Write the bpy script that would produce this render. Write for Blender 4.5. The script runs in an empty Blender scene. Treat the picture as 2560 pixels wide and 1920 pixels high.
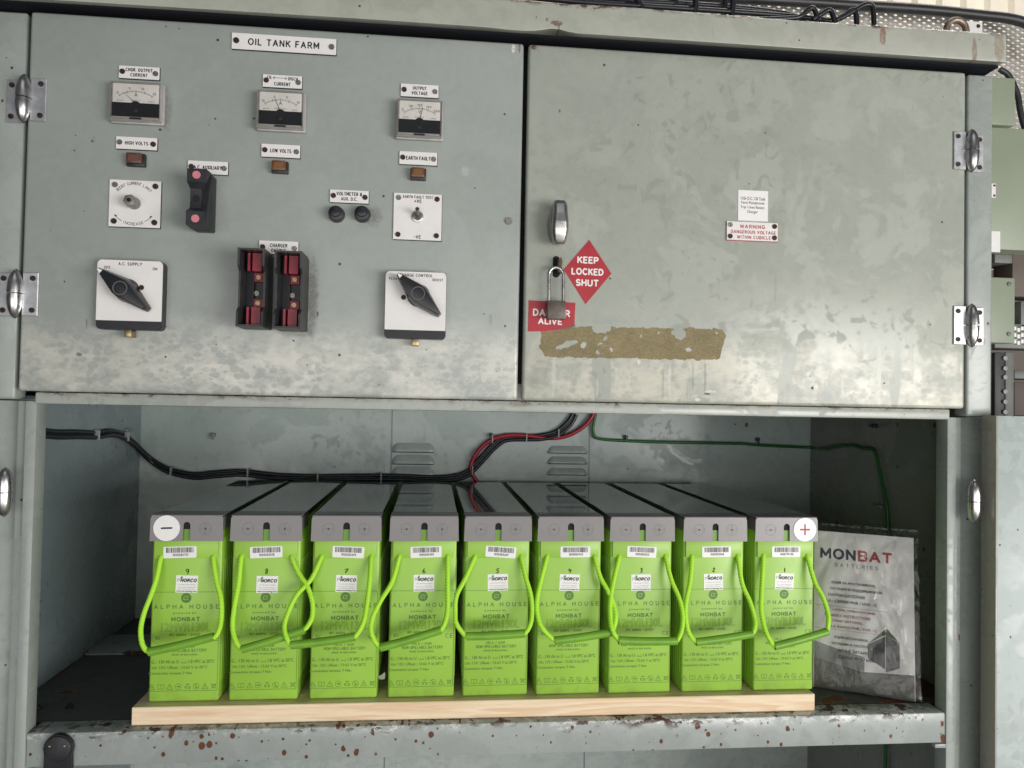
import bpy, bmesh, math, random
from mathutils import Vector, Matrix
PI = math.pi
S = bpy.context.scene
COL = S.collection

# ------------------------------------------------------------------ camera, world, lamps, exposure
CAM_POS = Vector((-0.1409, -1.3681, -0.0131))
F_PX, YAW, PITCH, ROLL = 1846.8, 0.0958, 0.0233, 0.0189
KD = 2560 / 2212
fw = Vector((math.sin(YAW) * math.cos(PITCH), math.cos(YAW) * math.cos(PITCH), math.sin(PITCH)))
rt0 = Vector((math.cos(YAW), -math.sin(YAW), 0)); up0 = rt0.cross(fw)
rt = rt0 * math.cos(ROLL) + up0 * math.sin(ROLL)
up = -rt0 * math.sin(ROLL) + up0 * math.cos(ROLL)
cd = bpy.data.cameras.new('camera'); cam = bpy.data.objects.new('camera', cd); COL.objects.link(cam)
cam.matrix_world = Matrix(((rt.x, up.x, -fw.x, CAM_POS.x), (rt.y, up.y, -fw.y, CAM_POS.y), (rt.z, up.z, -fw.z, CAM_POS.z), (0, 0, 0, 1)))
cd.sensor_width = 36; cd.lens = F_PX / 2560 * 36; cd.clip_start = .05; cd.clip_end = 200
S.camera = cam

w = bpy.data.worlds.new('World'); S.world = w; w.use_nodes = True
bg = w.node_tree.nodes['Background']; bg.inputs[0].default_value = (.90, .95, 1.0, 1); bg.inputs[1].default_value = .085

def area(name, loc, target, sx, sy, power, col):
    l = bpy.data.lights.new(name, 'AREA'); l.shape = 'RECTANGLE'; l.size = sx; l.size_y = sy; l.energy = power; l.color = col
    o = bpy.data.objects.new(name, l); COL.objects.link(o); o.location = loc
    d = Vector(target) - Vector(loc); o.rotation_euler = d.to_track_quat('-Z', 'Y').to_euler(); return o
area('doorway_daylight', (.9, -4.6, -.66), (.9, 0, -.66), 7.4, 2.08, 128, (1, .985, .955))
area('doorway_daylight_right', (4.0, -4.3, -.72), (.3, 0, -.25), 3.4, 1.7, 212, (1, .975, .93))
area('overhead_fill', (.3, -3.4, 3.4), (0, .2, .3), 3.0, 2.0, 13, (.92, .96, 1))  # unseen weak fill lamp above and behind the camera
area('rear_wall_fill', (2.2, 1.1, 3.0), (2.0, 1.7, 1.2), 3.0, .6, 46, (1, .96, .90))  # lamp added out of view to brighten the corrugated wall

S.view_settings.view_transform = 'Standard'; S.view_settings.look = 'None'
S.view_settings.exposure = 0; S.view_settings.gamma = 1; S.view_settings.use_curve_mapping = False

def W(dx, dy, Y):
    """a place on the plane at depth Y measured off the survey photo"""
    d = fw + rt * ((dx * KD - 1280) / F_PX) - up * ((dy * KD - 960) / F_PX)
    return CAM_POS + d * ((Y - CAM_POS.y) / d.y)
def WX(dx, dy, X):
    d = fw + rt * ((dx * KD - 1280) / F_PX) - up * ((dy * KD - 960) / F_PX)
    return CAM_POS + d * ((X - CAM_POS.x) / d.x)

# ------------------------------------------------------------------ materials
class NT:
    def __init__(s, name):
        s.m = bpy.data.materials.new(name); s.m.use_nodes = True; s.t = s.m.node_tree
        s.b = s.t.nodes['Principled BSDF']; s.n = s.t.nodes.new
    def lk(s, a, b): s.t.links.new(a, b)
    def put(s, sock, v):
        if hasattr(v, 'links'): s.lk(v, sock)
        elif isinstance(v, (tuple, list)) and len(v) == 3 and sock.type == 'RGBA': sock.default_value = (*v, 1)
        else: sock.default_value = v
    def math(s, op, a, b=0.0, clamp=False):
        n = s.n('ShaderNodeMath'); n.operation = op; n.use_clamp = clamp; s.put(n.inputs[0], a); s.put(n.inputs[1], b); return n.outputs[0]
    def pos(s, off=(0, 0, 0), sc=(1, 1, 1), local=False):
        if local: g = s.n('ShaderNodeTexCoord').outputs['Object']
        else: g = s.n('ShaderNodeNewGeometry').outputs['Position']
        m = s.n('ShaderNodeMapping'); s.lk(g, m.inputs[0]); m.inputs['Location'].default_value = off; m.inputs['Scale'].default_value = sc
        return m.outputs[0]
    def noise(s, v, scale, det=3, rough=.55, dist=0):
        n = s.n('ShaderNodeTexNoise'); s.lk(v, n.inputs['Vector']); n.inputs['Scale'].default_value = scale
        n.inputs['Detail'].default_value = det; n.inputs['Roughness'].default_value = rough; n.inputs['Distortion'].default_value = dist
        return n.outputs[0]
    def voro(s, v, scale, rnd=1):
        n = s.n('ShaderNodeTexVoronoi'); s.lk(v, n.inputs['Vector']); n.inputs['Scale'].default_value = scale; n.inputs['Randomness'].default_value = rnd
        return n.outputs['Distance'], n.outputs['Color']
    def voro2(s, v, scale, plane):
        o = s.sep(v); c = s.n('ShaderNodeCombineXYZ'); s.lk(o['XYZ'.index(plane[0])], c.inputs[0]); s.lk(o['XYZ'.index(plane[1])], c.inputs[1])
        n = s.n('ShaderNodeTexVoronoi'); n.voronoi_dimensions = '2D'; s.lk(c.outputs[0], n.inputs['Vector']); n.inputs['Scale'].default_value = scale
        return n.outputs['Distance'], n.outputs['Color']
    def sep(s, c):
        n = s.n('ShaderNodeSeparateXYZ'); s.lk(c, n.inputs[0]); return n.outputs
    def ramp(s, v, a, b, lo=0.0, hi=1.0):
        n = s.n('ShaderNodeMapRange'); n.interpolation_type = 'SMOOTHSTEP'; s.put(n.inputs[0], v)
        n.inputs[1].default_value = a; n.inputs[2].default_value = b; n.inputs[3].default_value = lo; n.inputs[4].default_value = hi
        return n.outputs[0]
    def mix(s, f, a, b):
        n = s.n('ShaderNodeMix'); n.data_type = 'RGBA'; s.put(n.inputs[0], f); s.put(n.inputs[6], a); s.put(n.inputs[7], b); return n.outputs[2]
    def mixf(s, f, a, b):
        n = s.n('ShaderNodeMix'); n.data_type = 'FLOAT'; s.put(n.inputs[0], f); s.put(n.inputs[2], a); s.put(n.inputs[3], b); return n.outputs[0]
    def scale(s, c, f):
        n = s.n('ShaderNodeMix'); n.data_type = 'RGBA'; n.blend_type = 'MULTIPLY'; n.inputs[0].default_value = 1
        s.put(n.inputs[6], c)
        cc = s.n('ShaderNodeCombineColor'); 
        for i in range(3): s.put(cc.inputs[i], f)
        s.lk(cc.outputs[0], n.inputs[7]); return n.outputs[2]
    def bump(s, h, st=.1, d=.001, prev=None):
        n = s.n('ShaderNodeBump'); n.inputs['Strength'].default_value = st; n.inputs['Distance'].default_value = d; s.lk(h, n.inputs['Height'])
        if prev: s.lk(prev, n.inputs['Normal'])
        return n.outputs[0]
    def out(s, col=None, rough=None, metal=None, nor=None, spec=None):
        for k, v in (('Base Color', col), ('Roughness', rough), ('Metallic', metal), ('Normal', nor), ('Specular IOR Level', spec)):
            if v is not None: s.put(s.b.inputs[k], v)
        return s.m

def plain(name, col, rough=.45, metal=0, var=.06, vs=30, bump=0, local=True, spec=.5):
    t = NT(name); p = t.pos(local=local); n = t.noise(p, vs, 4)
    c = t.scale(col, t.ramp(n, .25, .75, 1 - var, 1 + var))
    r = t.mixf(n, rough * .85, min(1, rough * 1.2))
    return t.out(c, r, metal, t.bump(n, bump) if bump else None, spec)

def paint(name, base, seed=0, rough=(.27, .5), stain=.5, spots=.5, sheen_band=None, rust=0., rustscale=14, chips=None, specks=.4, chipcol=(.58, .58, .55), chipamt=0., streak=0., pale=(.50, .485, .42), sheen_col=.75, plane='XZ', rsize=.2, rust2=0., smudge=()):
    """old gloss paint: blotches differ in sheen, a pale band of reflected light painted in, rust spots, chipped edge. wear/chips = (z0, z1): full at z0, none at z1"""
    t = NT(name); p = t.pos((seed * 3.1, seed * 1.7, seed * .9))
    z = t.sep(t.pos())[2]
    big = t.noise(p, 2.2, 4); fine = t.noise(p, 60, 3)
    col = t.scale(base, t.ramp(big, .3, .7, .95, 1.05))
    col = t.scale(col, t.ramp(fine, .3, .7, .975, 1.025))
    bl = t.noise(p, 7.5, 5, .6, .6)
    blot = t.ramp(bl, .5, .56)
    col = t.mix(t.math('MULTIPLY', blot, stain), col, tuple(min(1, c * 1.18) for c in base))
    bl2 = t.ramp(t.noise(t.pos((seed * 1.3, 5, seed)), 17, 5, .6, .9), .535, .565)
    col = t.mix(t.math('MULTIPLY', t.math('MULTIPLY', bl2, stain), .75), col, tuple(min(1, c * 1.16) for c in base))
    dv, cv = t.voro2(t.pos((seed, .3, seed * .5)), 34, plane)
    wob = t.noise(p, 45, 3)
    dd = t.math('ADD', dv, t.math('MULTIPLY', t.math('SUBTRACT', wob, .5), .6))
    rr = t.math('MULTIPLY', t.math('SUBTRACT', t.sep(cv)[0], .32), .42)
    gate = t.ramp(t.noise(p, 4.0, 3), .40, .54)
    sp = t.math('MULTIPLY', t.ramp(t.math('SUBTRACT', dd, rr), -.05, .03, 1, 0), gate)
    ns = t.ramp(t.noise(t.pos((seed, 8, seed * 2)), 30, 3, .5, .8), .575, .63)
    ns = t.math('MULTIPLY', ns, t.ramp(t.noise(p, 3.1, 3), .42, .56))
    sp = t.math('MAXIMUM', t.math('MULTIPLY', sp, .45), t.math('MULTIPLY', ns, .85))
    col = t.mix(t.math('MULTIPLY', sp, spots), col, tuple(c * .72 for c in base))
    rough_s = t.mixf(blot, rough[0], rough[1])
    rough_s = t.mixf(sp, rough_s, rough[1])
    if sheen_band:  # pale band: reflected daylight and scuffs put into the base colour
        zz = t.math('ADD', z, t.math('MULTIPLY', t.math('SUBTRACT', t.noise(p, 5, 4, .6), .5), abs(sheen_band[1] - sheen_band[0]) * .9))
        band = t.ramp(zz, sheen_band[0], sheen_band[1], 1, 0)
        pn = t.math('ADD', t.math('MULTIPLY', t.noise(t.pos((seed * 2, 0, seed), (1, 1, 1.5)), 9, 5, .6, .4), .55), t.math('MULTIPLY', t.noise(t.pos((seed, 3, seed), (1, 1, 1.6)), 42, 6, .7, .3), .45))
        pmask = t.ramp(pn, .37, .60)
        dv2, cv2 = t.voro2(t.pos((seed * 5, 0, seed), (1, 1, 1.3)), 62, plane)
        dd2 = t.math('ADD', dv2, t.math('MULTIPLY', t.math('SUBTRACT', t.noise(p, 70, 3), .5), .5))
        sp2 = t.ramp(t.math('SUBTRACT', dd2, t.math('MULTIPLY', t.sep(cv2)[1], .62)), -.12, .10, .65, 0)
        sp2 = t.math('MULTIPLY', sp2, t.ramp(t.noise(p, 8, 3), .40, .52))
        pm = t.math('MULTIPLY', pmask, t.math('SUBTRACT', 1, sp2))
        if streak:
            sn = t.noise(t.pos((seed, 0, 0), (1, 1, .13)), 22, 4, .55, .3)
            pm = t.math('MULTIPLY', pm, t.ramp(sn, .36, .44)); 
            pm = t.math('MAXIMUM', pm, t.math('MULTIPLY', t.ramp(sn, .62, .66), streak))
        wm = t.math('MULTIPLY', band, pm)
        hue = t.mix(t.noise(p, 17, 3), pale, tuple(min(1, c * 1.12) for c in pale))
        col = t.mix(t.math('MULTIPLY', wm, sheen_col), col, hue)
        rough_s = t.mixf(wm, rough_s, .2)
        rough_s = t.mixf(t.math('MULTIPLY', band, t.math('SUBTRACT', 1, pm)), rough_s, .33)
    for rust, rustscale, rsize in ((rust, rustscale, rsize), (rust2, rustscale * 2.7, .34)):
        if not rust: continue
        d3, c3 = t.voro2(t.pos((seed * .7, seed * .4, seed * 1.9), (1, 1, .8)), rustscale, plane)
        d3 = t.math('ADD', d3, t.math('MULTIPLY', t.math('SUBTRACT', t.noise(p, 110, 4, .65), .5), .3))
        r3 = t.math('MULTIPLY', t.math('POWER', t.math('MULTIPLY', t.math('MAXIMUM', t.math('SUBTRACT', t.sep(c3)[0], 1 - rust), 0), 1 / rust), 1.7), rsize)
        rm = t.ramp(t.math('SUBTRACT', d3, r3), -.035, .0, 1, 0)
        r3 = t.math('MULTIPLY', r3, t.ramp(t.noise(t.pos((seed, 1, rustscale)), 6.5, 3, .6), .36, .62, .25, 1.35))
        rm = t.math('MULTIPLY', t.ramp(t.math('SUBTRACT', d3, r3), -.035, .0, 1, 0), t.math('GREATER_THAN', r3, .02))
        halo = t.math('MULTIPLY', t.math('MULTIPLY', t.ramp(t.math('SUBTRACT', d3, r3), -.02, .09, .45, 0), t.math('GREATER_THAN', r3, .05)), t.ramp(t.noise(p, 60, 3), .35, .6))
        col = t.mix(halo, col, (.30, .19, .12))
        rcol = t.mix(t.noise(p, 120, 4, .7), (.040, .014, .010), (.20, .075, .035))
        col = t.mix(rm, col, rcol); rough_s = t.mixf(rm, rough_s, .8)
    if chips:
        zc = t.math('ADD', z, t.math('MULTIPLY', t.math('SUBTRACT', t.noise(p, 11, 4), .5), abs(chips[1] - chips[0]) * 2.4))
        edge = t.ramp(zc, chips[0], chips[1], 1, 0)
        cn = t.noise(t.pos((seed, 4, 0), (1, 1, 1.5)), 55, 5, .7)
        wh = t.math('MULTIPLY', edge, t.ramp(cn, .545 - chipamt, .57 - chipamt))
        col = t.mix(wh, col, chipcol)
        rn = t.noise(t.pos((seed, 9, 2), (1, 1, 1.8)), 30, 5, .65)
        rm2 = t.math('MULTIPLY', edge, t.ramp(rn, .585 - chipamt * 1.6, .61 - chipamt * 1.6))
        col = t.mix(rm2, col, (.075, .03, .022)); rough_s = t.mixf(rm2, rough_s, .8)
    for (sx_, sz_, rx_, rz_, st_, *sc_) in smudge:
        o_ = t.sep(t.pos()); du = t.math('MULTIPLY', t.math('SUBTRACT', o_[0], sx_), 1 / rx_); dw = t.math('MULTIPLY', t.math('SUBTRACT', o_[2], sz_), 1 / rz_)
        rd = t.math('ADD', t.math('SQRT', t.math('ADD', t.math('MULTIPLY', du, du), t.math('MULTIPLY', dw, dw))), t.math('MULTIPLY', t.math('SUBTRACT', t.noise(p, 70, 4, .7), .5), 1.1))
        sm_ = t.math('MULTIPLY', t.ramp(rd, (.35 if not sc_ else .7), 1.05, 1, 0), st_); sm_ = t.math('MULTIPLY', sm_, t.ramp(t.noise(p, 150, 4, .7), .3, .55, .35, 1)); col = t.mix(sm_, col, sc_[0] if sc_ else (.075, .065, .06)); rough_s = t.mixf(sm_, rough_s, .8)
    if specks:
        d4, c4 = t.voro2(t.pos((seed, 2, seed)), 30, plane)
        m4 = t.math('MULTIPLY', t.ramp(t.math('SUBTRACT', d4, t.math('MULTIPLY', t.sep(c4)[1], .07)), .0, .02, 1, 0), t.math('GREATER_THAN', t.sep(c4)[2], 1 - specks * .16))
        col = t.mix(m4, col, (.06, .05, .045))
    nb = t.bump(t.noise(p, 5, 2), .06, .02); nb = t.bump(t.noise(p, 240, 2), .05, .0005, nb)
    return t.out(col, rough_s, 0, nb)

GREY = (.315, .347, .325)
M = {}
M['door_left'] = paint('left_door_paint', (.318, .346, .327), 1, stain=.10, spots=.10, sheen_band=(.05, .15), specks=.5, rough=(.3, .45), pale=(.58, .565, .51), sheen_col=.82,
    smudge=((W(800, 468, 0).x, W(800, 468, 0).z, .026, .024, .55), (W(360, 240, 0).x, W(360, 240, 0).z, .012, .05, .4), (W(672, 640, 0).x, W(672, 640, 0).z, .016, .085, .6), (W(640, 718, 0).x, W(640, 718, 0).z, .04, .012, .4),
    (W(1109, 104, 0).x, W(1109, 104, 0).z, 0.004, 0.009, 0.9, (.72, .70, .62)), (W(1122, 102, 0).x, W(1122, 102, 0).z, 0.0022, 0.012, 0.7, (.13, .06, .04)), (W(200, 305, 0).x, W(200, 305, 0).z, 0.0035, 0.0035, 0.9, (.10, .11, .12)), (W(187, 700, 0).x, W(187, 700, 0).z, 0.0015, 0.01, 0.6, (.09, .09, .09)), (W(170, 765, 0).x, W(170, 765, 0).z, 0.006, 0.004, 0.7, (.08, .08, .08)), (W(686, 678, 0).x, W(686, 678, 0).z, 0.002, 0.005, 0.8, (.05, .05, .05)), (W(1060, 690, 0).x, W(1060, 690, 0).z, 0.004, 0.012, 0.5, (.25, .27, .25)), (W(1005, 370, 0).x, W(1005, 370, 0).z, 0.008, 0.01, 0.5, (.46, .47, .45))))
M['door_right'] = paint('right_door_paint', (.350, .370, .325), 4, stain=.3, spots=.62, sheen_band=(.05, .145), streak=.6, specks=.12, pale=(.60, .57, .47), sheen_col=.7,
    smudge=((W(1196, 815, 0).x, W(1196, 815, 0).z, 0.0045, 0.04, 0.55, (.66, .65, .60)), (W(1331, 825, 0).x, W(1331, 825, 0).z, 0.0035, 0.03, 0.45, (.64, .63, .58)), (W(1290, 838, 0).x, W(1290, 838, 0).z, 0.003, 0.022, 0.45, (.64, .63, .58)), (W(1432, 830, 0).x, W(1432, 830, 0).z, 0.0025, 0.036, 0.45, (.24, .27, .25)), (W(1447, 825, 0).x, W(1447, 825, 0).z, 0.003, 0.034, 0.5, (.66, .66, .62)), (W(1497, 815, 0).x, W(1497, 815, 0).z, 0.0025, 0.034, 0.45, (.24, .27, .25)), (W(1523, 818, 0).x, W(1523, 818, 0).z, 0.0028, 0.036, 0.5, (.24, .27, .25)), (W(1185, 480, 0).x, W(1185, 480, 0).z, .030, .055, .16), (W(1160, 800, 0).x, W(1160, 800, 0).z, .03, .05, .14), (W(1153, 102, 0).x, W(1153, 102, 0).z, 0.006, 0.005, 0.95, (.13, .06, .04)), (W(1209, 240, 0).x, W(1209, 240, 0).z, 0.002, 0.004, 0.8, (.13, .06, .04)), (W(1535, 846, 0).x, W(1535, 846, 0).z, 0.013, 0.003, 0.9, (.72, .70, .62)), (W(1528, 851, 0).x, W(1528, 851, 0).z, 0.007, 0.0022, 0.95, (.10, .045, .035)), (W(1507, 863, 0).x, W(1507, 863, 0).z, 0.006, 0.004, 0.9, (.72, .70, .62)), (W(1780, 547, 0).x, W(1780, 547, 0).z, 0.008, 0.006, 0.5, (.25, .27, .25)), (W(1403, 288, 0).x, W(1403, 288, 0).z, 0.0013, 0.018, 0.55, (.25, .27, .25)), (W(1675, 620, 0).x, W(1675, 620, 0).z, 0.002, 0.035, 0.5, (.25, .27, .25)), (W(1838, 646, 0).x, W(1838, 646, 0).z, 0.07, 0.006, 0, (.25, .27, .25)), (W(1755, 838, 0).x, W(1755, 838, 0).z, 0.003, 0.003, 0.95, (.06, .025, .02)), (W(1910, 828, 0).x, W(1910, 828, 0).z, 0.002, 0.002, 0.95, (.06, .025, .02)), (W(1725, 818, 0).x, W(1725, 818, 0).z, 0.009, 0.009, 0.7, (.72, .70, .62)), (W(1712, 850, 0).x, W(1712, 850, 0).z, 0.022, 0.02, 0.5, (.62, .64, .62)), (W(1780, 858, 0).x, W(1780, 858, 0).z, 0.018, 0.014, 0.5, (.60, .63, .62)), (W(1380, 782, 0).x, W(1380, 782, 0).z, 0.004, 0.006, 0.9, (.72, .70, .62))))
M['roof'] = paint('roof_lip_paint', (.350, .362, .312), 7, stain=.3, spots=.3, rust=.12, rustscale=26, rsize=.10, chips=(.7285, .7185), chipcol=(.14, .075, .05), chipamt=.03, specks=.5, rough=(.4, .55),
    smudge=((W(1907, 75, -.03).x, W(1907, 75, -.03).z, 0.007, 0.022, 0.85, (.20, .10, .06)), (W(2105, 112, -.03).x, W(2105, 112, -.03).z, 0.006, 0.03, 0.7, (.20, .12, .08)), (W(2158, 100, -.03).x, W(2158, 100, -.03).z, 0.012, 0.035, 0.55, (.22, .14, .09)), (W(1203, 48, -.03).x, W(1203, 48, -.03).z, 0.012, 0.006, 0.85, (.13, .06, .04)), (W(1208, 60, -.03).x, W(1208, 60, -.03).z, 0.002, 0.012, 0.6, (.13, .06, .04)), (W(1182, 40, -.03).x, W(1182, 40, -.03).z, 0.003, 0.004, 0.8, (.13, .06, .04)), (W(1540, 75, -.03).x, W(1540, 75, -.03).z, 0.001, 0.02, 0.6, (.25, .27, .25))))
M['frame'] = paint('frame_paint', GREY, 9, stain=.3, spots=.2, rust=.10, rustscale=24, rsize=.14, specks=.5)
M['rail'] = paint('rail_paint', (.36, .38, .35), 11, stain=.5, spots=.5, rust=.05, rsize=.15, chips=(-.008, -.022), chipcol=(.24, .19, .15), chipamt=.02, specks=.6)
M['sill'] = paint('sill_paint', (.315, .345, .335), 13, stain=.25, spots=.15, rust=.34, rustscale=28, rsize=.165, chips=(-.608, -.632), chipamt=.02, specks=2.2, rust2=.3)
M['inner'] = paint('bay_paint', (.31, .365, .352), 15, stain=.25, spots=.45, sheen_band=(-.235, -.175), rust=.04, rustscale=20, rsize=.1, specks=.3, pale=(.48, .50, .47), sheen_col=.6)  # pale foot: low light on the back wall put into the colour
M['side'] = paint('bay_side_shaded_paint', (.19, .235, .25), 17, stain=.1, spots=.1, rust=.12, rustscale=30, rsize=.16, specks=1.2, plane='YZ')  # same cabinet paint, bay shade put in as a darker colour
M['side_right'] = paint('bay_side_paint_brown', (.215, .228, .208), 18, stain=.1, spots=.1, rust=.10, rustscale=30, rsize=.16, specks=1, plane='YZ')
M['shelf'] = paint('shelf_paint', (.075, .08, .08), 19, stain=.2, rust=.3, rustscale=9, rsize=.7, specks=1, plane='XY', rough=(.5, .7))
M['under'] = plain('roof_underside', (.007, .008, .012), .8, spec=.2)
M['bay_door'] = paint('bay_door_paint', (.40, .455, .445), 21, stain=.9, spots=.4, rust=.10, rustscale=30, rsize=.15, specks=.6, rough=(.3, .5))
M['bay_edge'] = paint('bay_door_edge_paint', (.34, .325, .28), 22, stain=.2, rust=.08, rustscale=26, rsize=.15, plane='YZ')
M['black'] = plain('black_plastic', (.014, .015, .02), .35, var=.2)
M['bakelite'] = plain('dusty_bakelite', (.022, .023, .027), .45, var=.35, vs=45, bump=.05)
M['dark'] = plain('dark_void', (.006, .007, .010), .8)
M['white'] = plain('white_laminate', (.78, .755, .745), .4, var=.025, vs=40)
M['paper'] = plain('white_paper', (.82, .80, .80), .6, var=.02)
M['sticker'] = plain('white_sticker', (.80, .79, .78), .35, var=.02)
M['ink'] = plain('black_ink', (.015, .015, .018), .5)
M['redink'] = plain('red_ink', (.42, .055, .06), .5)
M['red'] = plain('red_vinyl', (.40, .022, .035), .38, var=.08)
M['signwhite'] = plain('white_vinyl', (.80, .77, .76), .45)
M['screw_rust'] = plain('rusty_screw', (.05, .028, .022), .6, .4, var=.5, vs=300)
M['screw_steel'] = plain('steel_screw', (.30, .29, .27), .4, .9, var=.3, vs=300)
M['chrome'] = plain('hinge_chrome', (.54, .53, .53), .27, 1, var=.2, vs=80, bump=.15)
M['leaf'] = plain('hinge_leaf_metal', (.62, .63, .66), .38, .8, var=.14, vs=80, bump=.08)
M['steel'] = plain('worn_steel', (.47, .46, .45), .3, 1, var=.15, vs=90, bump=.1)
M['brass'] = plain('brass', (.42, .33, .19), .38, 1)
M['lockbody'] = plain('lock_body_bronze', (.13, .105, .095), .5, .5, var=.2, vs=120)
M['tongue'] = plain('rusty_tongue', (.13, .085, .06), .7, .3, var=.5, vs=120)
M['amber'] = plain('amber_lens', (.15, .060, .020), .25, var=.12, vs=60)
M['redlens'] = plain('dull_red_lens', (.115, .048, .034), .3, var=.1, vs=60)
M['pink'] = plain('pink_disc', (.60, .20, .24), .5)
M['fuse_red'] = plain('fuse_red', (.25, .028, .045), .35, var=.25, vs=60)
M['fuse_grey'] = plain('fuse_shell', (.035, .034, .036), .42, var=.3, vs=50)
M['case'] = plain('meter_case', (.42, .40, .39), .2, var=.15, vs=25)
M['dial'] = plain('meter_dial', (.86, .845, .83), .5)
t = NT('tape_residue'); p = t.pos(); n1 = t.noise(p, 18, 5, .7); n2 = t.noise(t.pos((0, 0, 0), (1, 1, 5)), 60, 4, .6); n3 = t.noise(p, 320, 2)
c = t.scale((.255, .208, .112), t.ramp(n1, .3, .7, .84, 1.12)); c = t.scale(c, t.ramp(n2, .3, .7, .92, 1.06)); c = t.scale(c, t.ramp(n3, .3, .7, .86, 1.14))
c = t.mix(t.ramp(t.noise(p, 45, 4, .7), .64, .72, 0, .5), c, (.15, .11, .06)); M['tape'] = t.out(c, .8, 0, t.bump(n3, .3, .0006))
t = NT('battery_green'); p = t.pos(local=True); p2 = t.pos()
c = t.scale((.30, .53, .060), t.ramp(t.noise(p2, 5, 3), .3, .7, .94, 1.05))
c = t.mix(t.ramp(t.noise(p2, 26, 6, .7, .6), .52, .78, 0, .16), c, (.42, .50, .25))
sc = t.noise(t.pos((.3, 0, .7), (40, 1, 2.5)), 9, 3, .6); c = t.mix(t.ramp(sc, .70, .78, 0, .12), c, (.5, .66, .25))
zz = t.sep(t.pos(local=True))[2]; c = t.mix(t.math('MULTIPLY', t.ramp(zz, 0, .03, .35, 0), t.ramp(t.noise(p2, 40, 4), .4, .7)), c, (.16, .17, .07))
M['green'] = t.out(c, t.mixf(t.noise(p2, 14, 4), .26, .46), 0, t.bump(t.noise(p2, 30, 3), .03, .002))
M['print'] = plain('battery_print', (.085, .185, .025), .45)
M['lid'] = plain('lid_grey', (.195, .182, .185), .3, var=.06, vs=18, bump=.03)
M['rope'] = None
M['tube'] = plain('handle_tube_green', (.17, .38, .03), .33, var=.12, vs=25)
M['marker'] = plain('marker_ink', (.01, .012, .012), .5)
M['leaf_green'] = plain('logo_green', (.05, .28, .05), .5)
M['navy'] = plain('navy_ink', (.012, .013, .06), .45)
M['greyink'] = plain('grey_ink', (.14, .14, .15), .5)
M['cable_black'] = plain('black_cable', (.010, .011, .016), .36)
M['cable_red'] = plain('red_cable', (.30, .012, .025), .36)
M['cable_green'] = plain('green_cable', (.012, .11, .018), .4)
M['clip'] = plain('clear_cable_tie', (.26, .28, .27), .35)
M['pale_green'] = plain('pale_green_enamel', (.28, .32, .24), .4, var=.05, vs=6)
M['rack'] = plain('rack_dark', (.05, .05, .055), .5, var=.3)
M['rack_grey'] = plain('rack_grey', (.16, .165, .16), .5, var=.15)
M['brownpanel'] = plain('brown_panel', (.13, .10, .085), .6)
M['cream'] = plain('cream_sheet', (.70, .645, .55), .5, var=.05, vs=5, local=False)
M['mesh'] = plain('galvanised_mesh', (.46, .44, .42), .5, .2, var=.2, vs=60, local=False)
M['pipe'] = plain('black_conduit', (.022, .023, .026), .42, var=.3)
M['rusty'] = plain('rusty_steel', (.26, .20, .16), .5, .7, var=.5, vs=70, bump=.2)
M['concrete'] = plain('concrete', (.30, .29, .27), .8, var=.1, vs=8, local=False)
M['dirt'] = plain('grey_dirt', (.20, .20, .19), .8)

t = NT('rope_lime'); p = t.pos(sc=(1, 1, 1), local=True)
wv = t.n('ShaderNodeTexWave'); wv.bands_direction = 'DIAGONAL'; wv.inputs['Scale'].default_value = 88; wv.inputs['Distortion'].default_value = 1.2; t.lk(p, wv.inputs[0])
M['rope'] = t.out(t.mix(wv.outputs[1], (.37, .72, .025), (.46, .88, .055)), .65, 0, t.bump(wv.outputs[1], .5, .0008))

t = NT('lid_top_glossy'); p = t.pos(local=True)
wob = t.noise(t.pos(local=True, sc=(1, .35, 1)), 16, 3)
M['lidtop'] = t.out((.075, .105, .088), .05, 0, t.bump(wob, .06, .004), 1.0)

t = NT('pine_wood'); p = t.pos((.2, .1, .3), (1.1, 9, 15))
rn = t.noise(p, 1.6, 3, .5, .3)
ring = t.math('FRACT', t.math('MULTIPLY', rn, 8))
ringm = t.math('MULTIPLY', t.ramp(ring, .0, .8), t.ramp(ring, .82, 1, 1, 0))
c = t.mix(ringm, (.84, .68, .48), (.74, .53, .34))
kd_, kc = t.voro(t.pos((.4, 0, .2), (1, 1, 2)), 5.5)
c = t.mix(t.ramp(kd_, .03, .11, .55, 0), c, (.42, .25, .15))
c = t.scale(c, t.ramp(t.noise(t.pos((0, 0, 0), (4, 30, 60)), 6, 3), .3, .7, .94, 1.04))
M['wood'] = t.out(c, .62, 0, t.bump(ring, .08, .001))

def glassy(name, tint, alpha_rough, fac):
    t = NT(name); g = t.n('ShaderNodeBsdfGlossy'); g.inputs['Roughness'].default_value = alpha_rough
    tr = t.n('ShaderNodeBsdfTransparent'); tr.inputs[0].default_value = (*tint, 1)
    fr = t.n('ShaderNodeFresnel'); fr.inputs[0].default_value = 1.45
    mx = t.n('ShaderNodeMixShader'); t.lk(t.math('ADD', fr.outputs[0], fac, True), mx.inputs[0]); t.lk(tr.outputs[0], mx.inputs[1]); t.lk(g.outputs[0], mx.inputs[2])
    t.lk(mx.outputs[0], t.t.nodes['Material Output'].inputs[0]); return t, g, fr
M['pane'] = glassy('clear_pane', (.995, .99, .98), .06, 0)[0].m
t, g, fr = glassy('plastic_bag', (.97, .97, .96), .09, .0)
p = t.pos(local=True, sc=(1, 1, .45)); nn = t.noise(p, 22, 4, .6, 1.6); nb = t.bump(nn, .5, .012)
t.lk(nb, g.inputs['Normal']); t.lk(nb, fr.inputs['Normal']); M['bag'] = t.m

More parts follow.
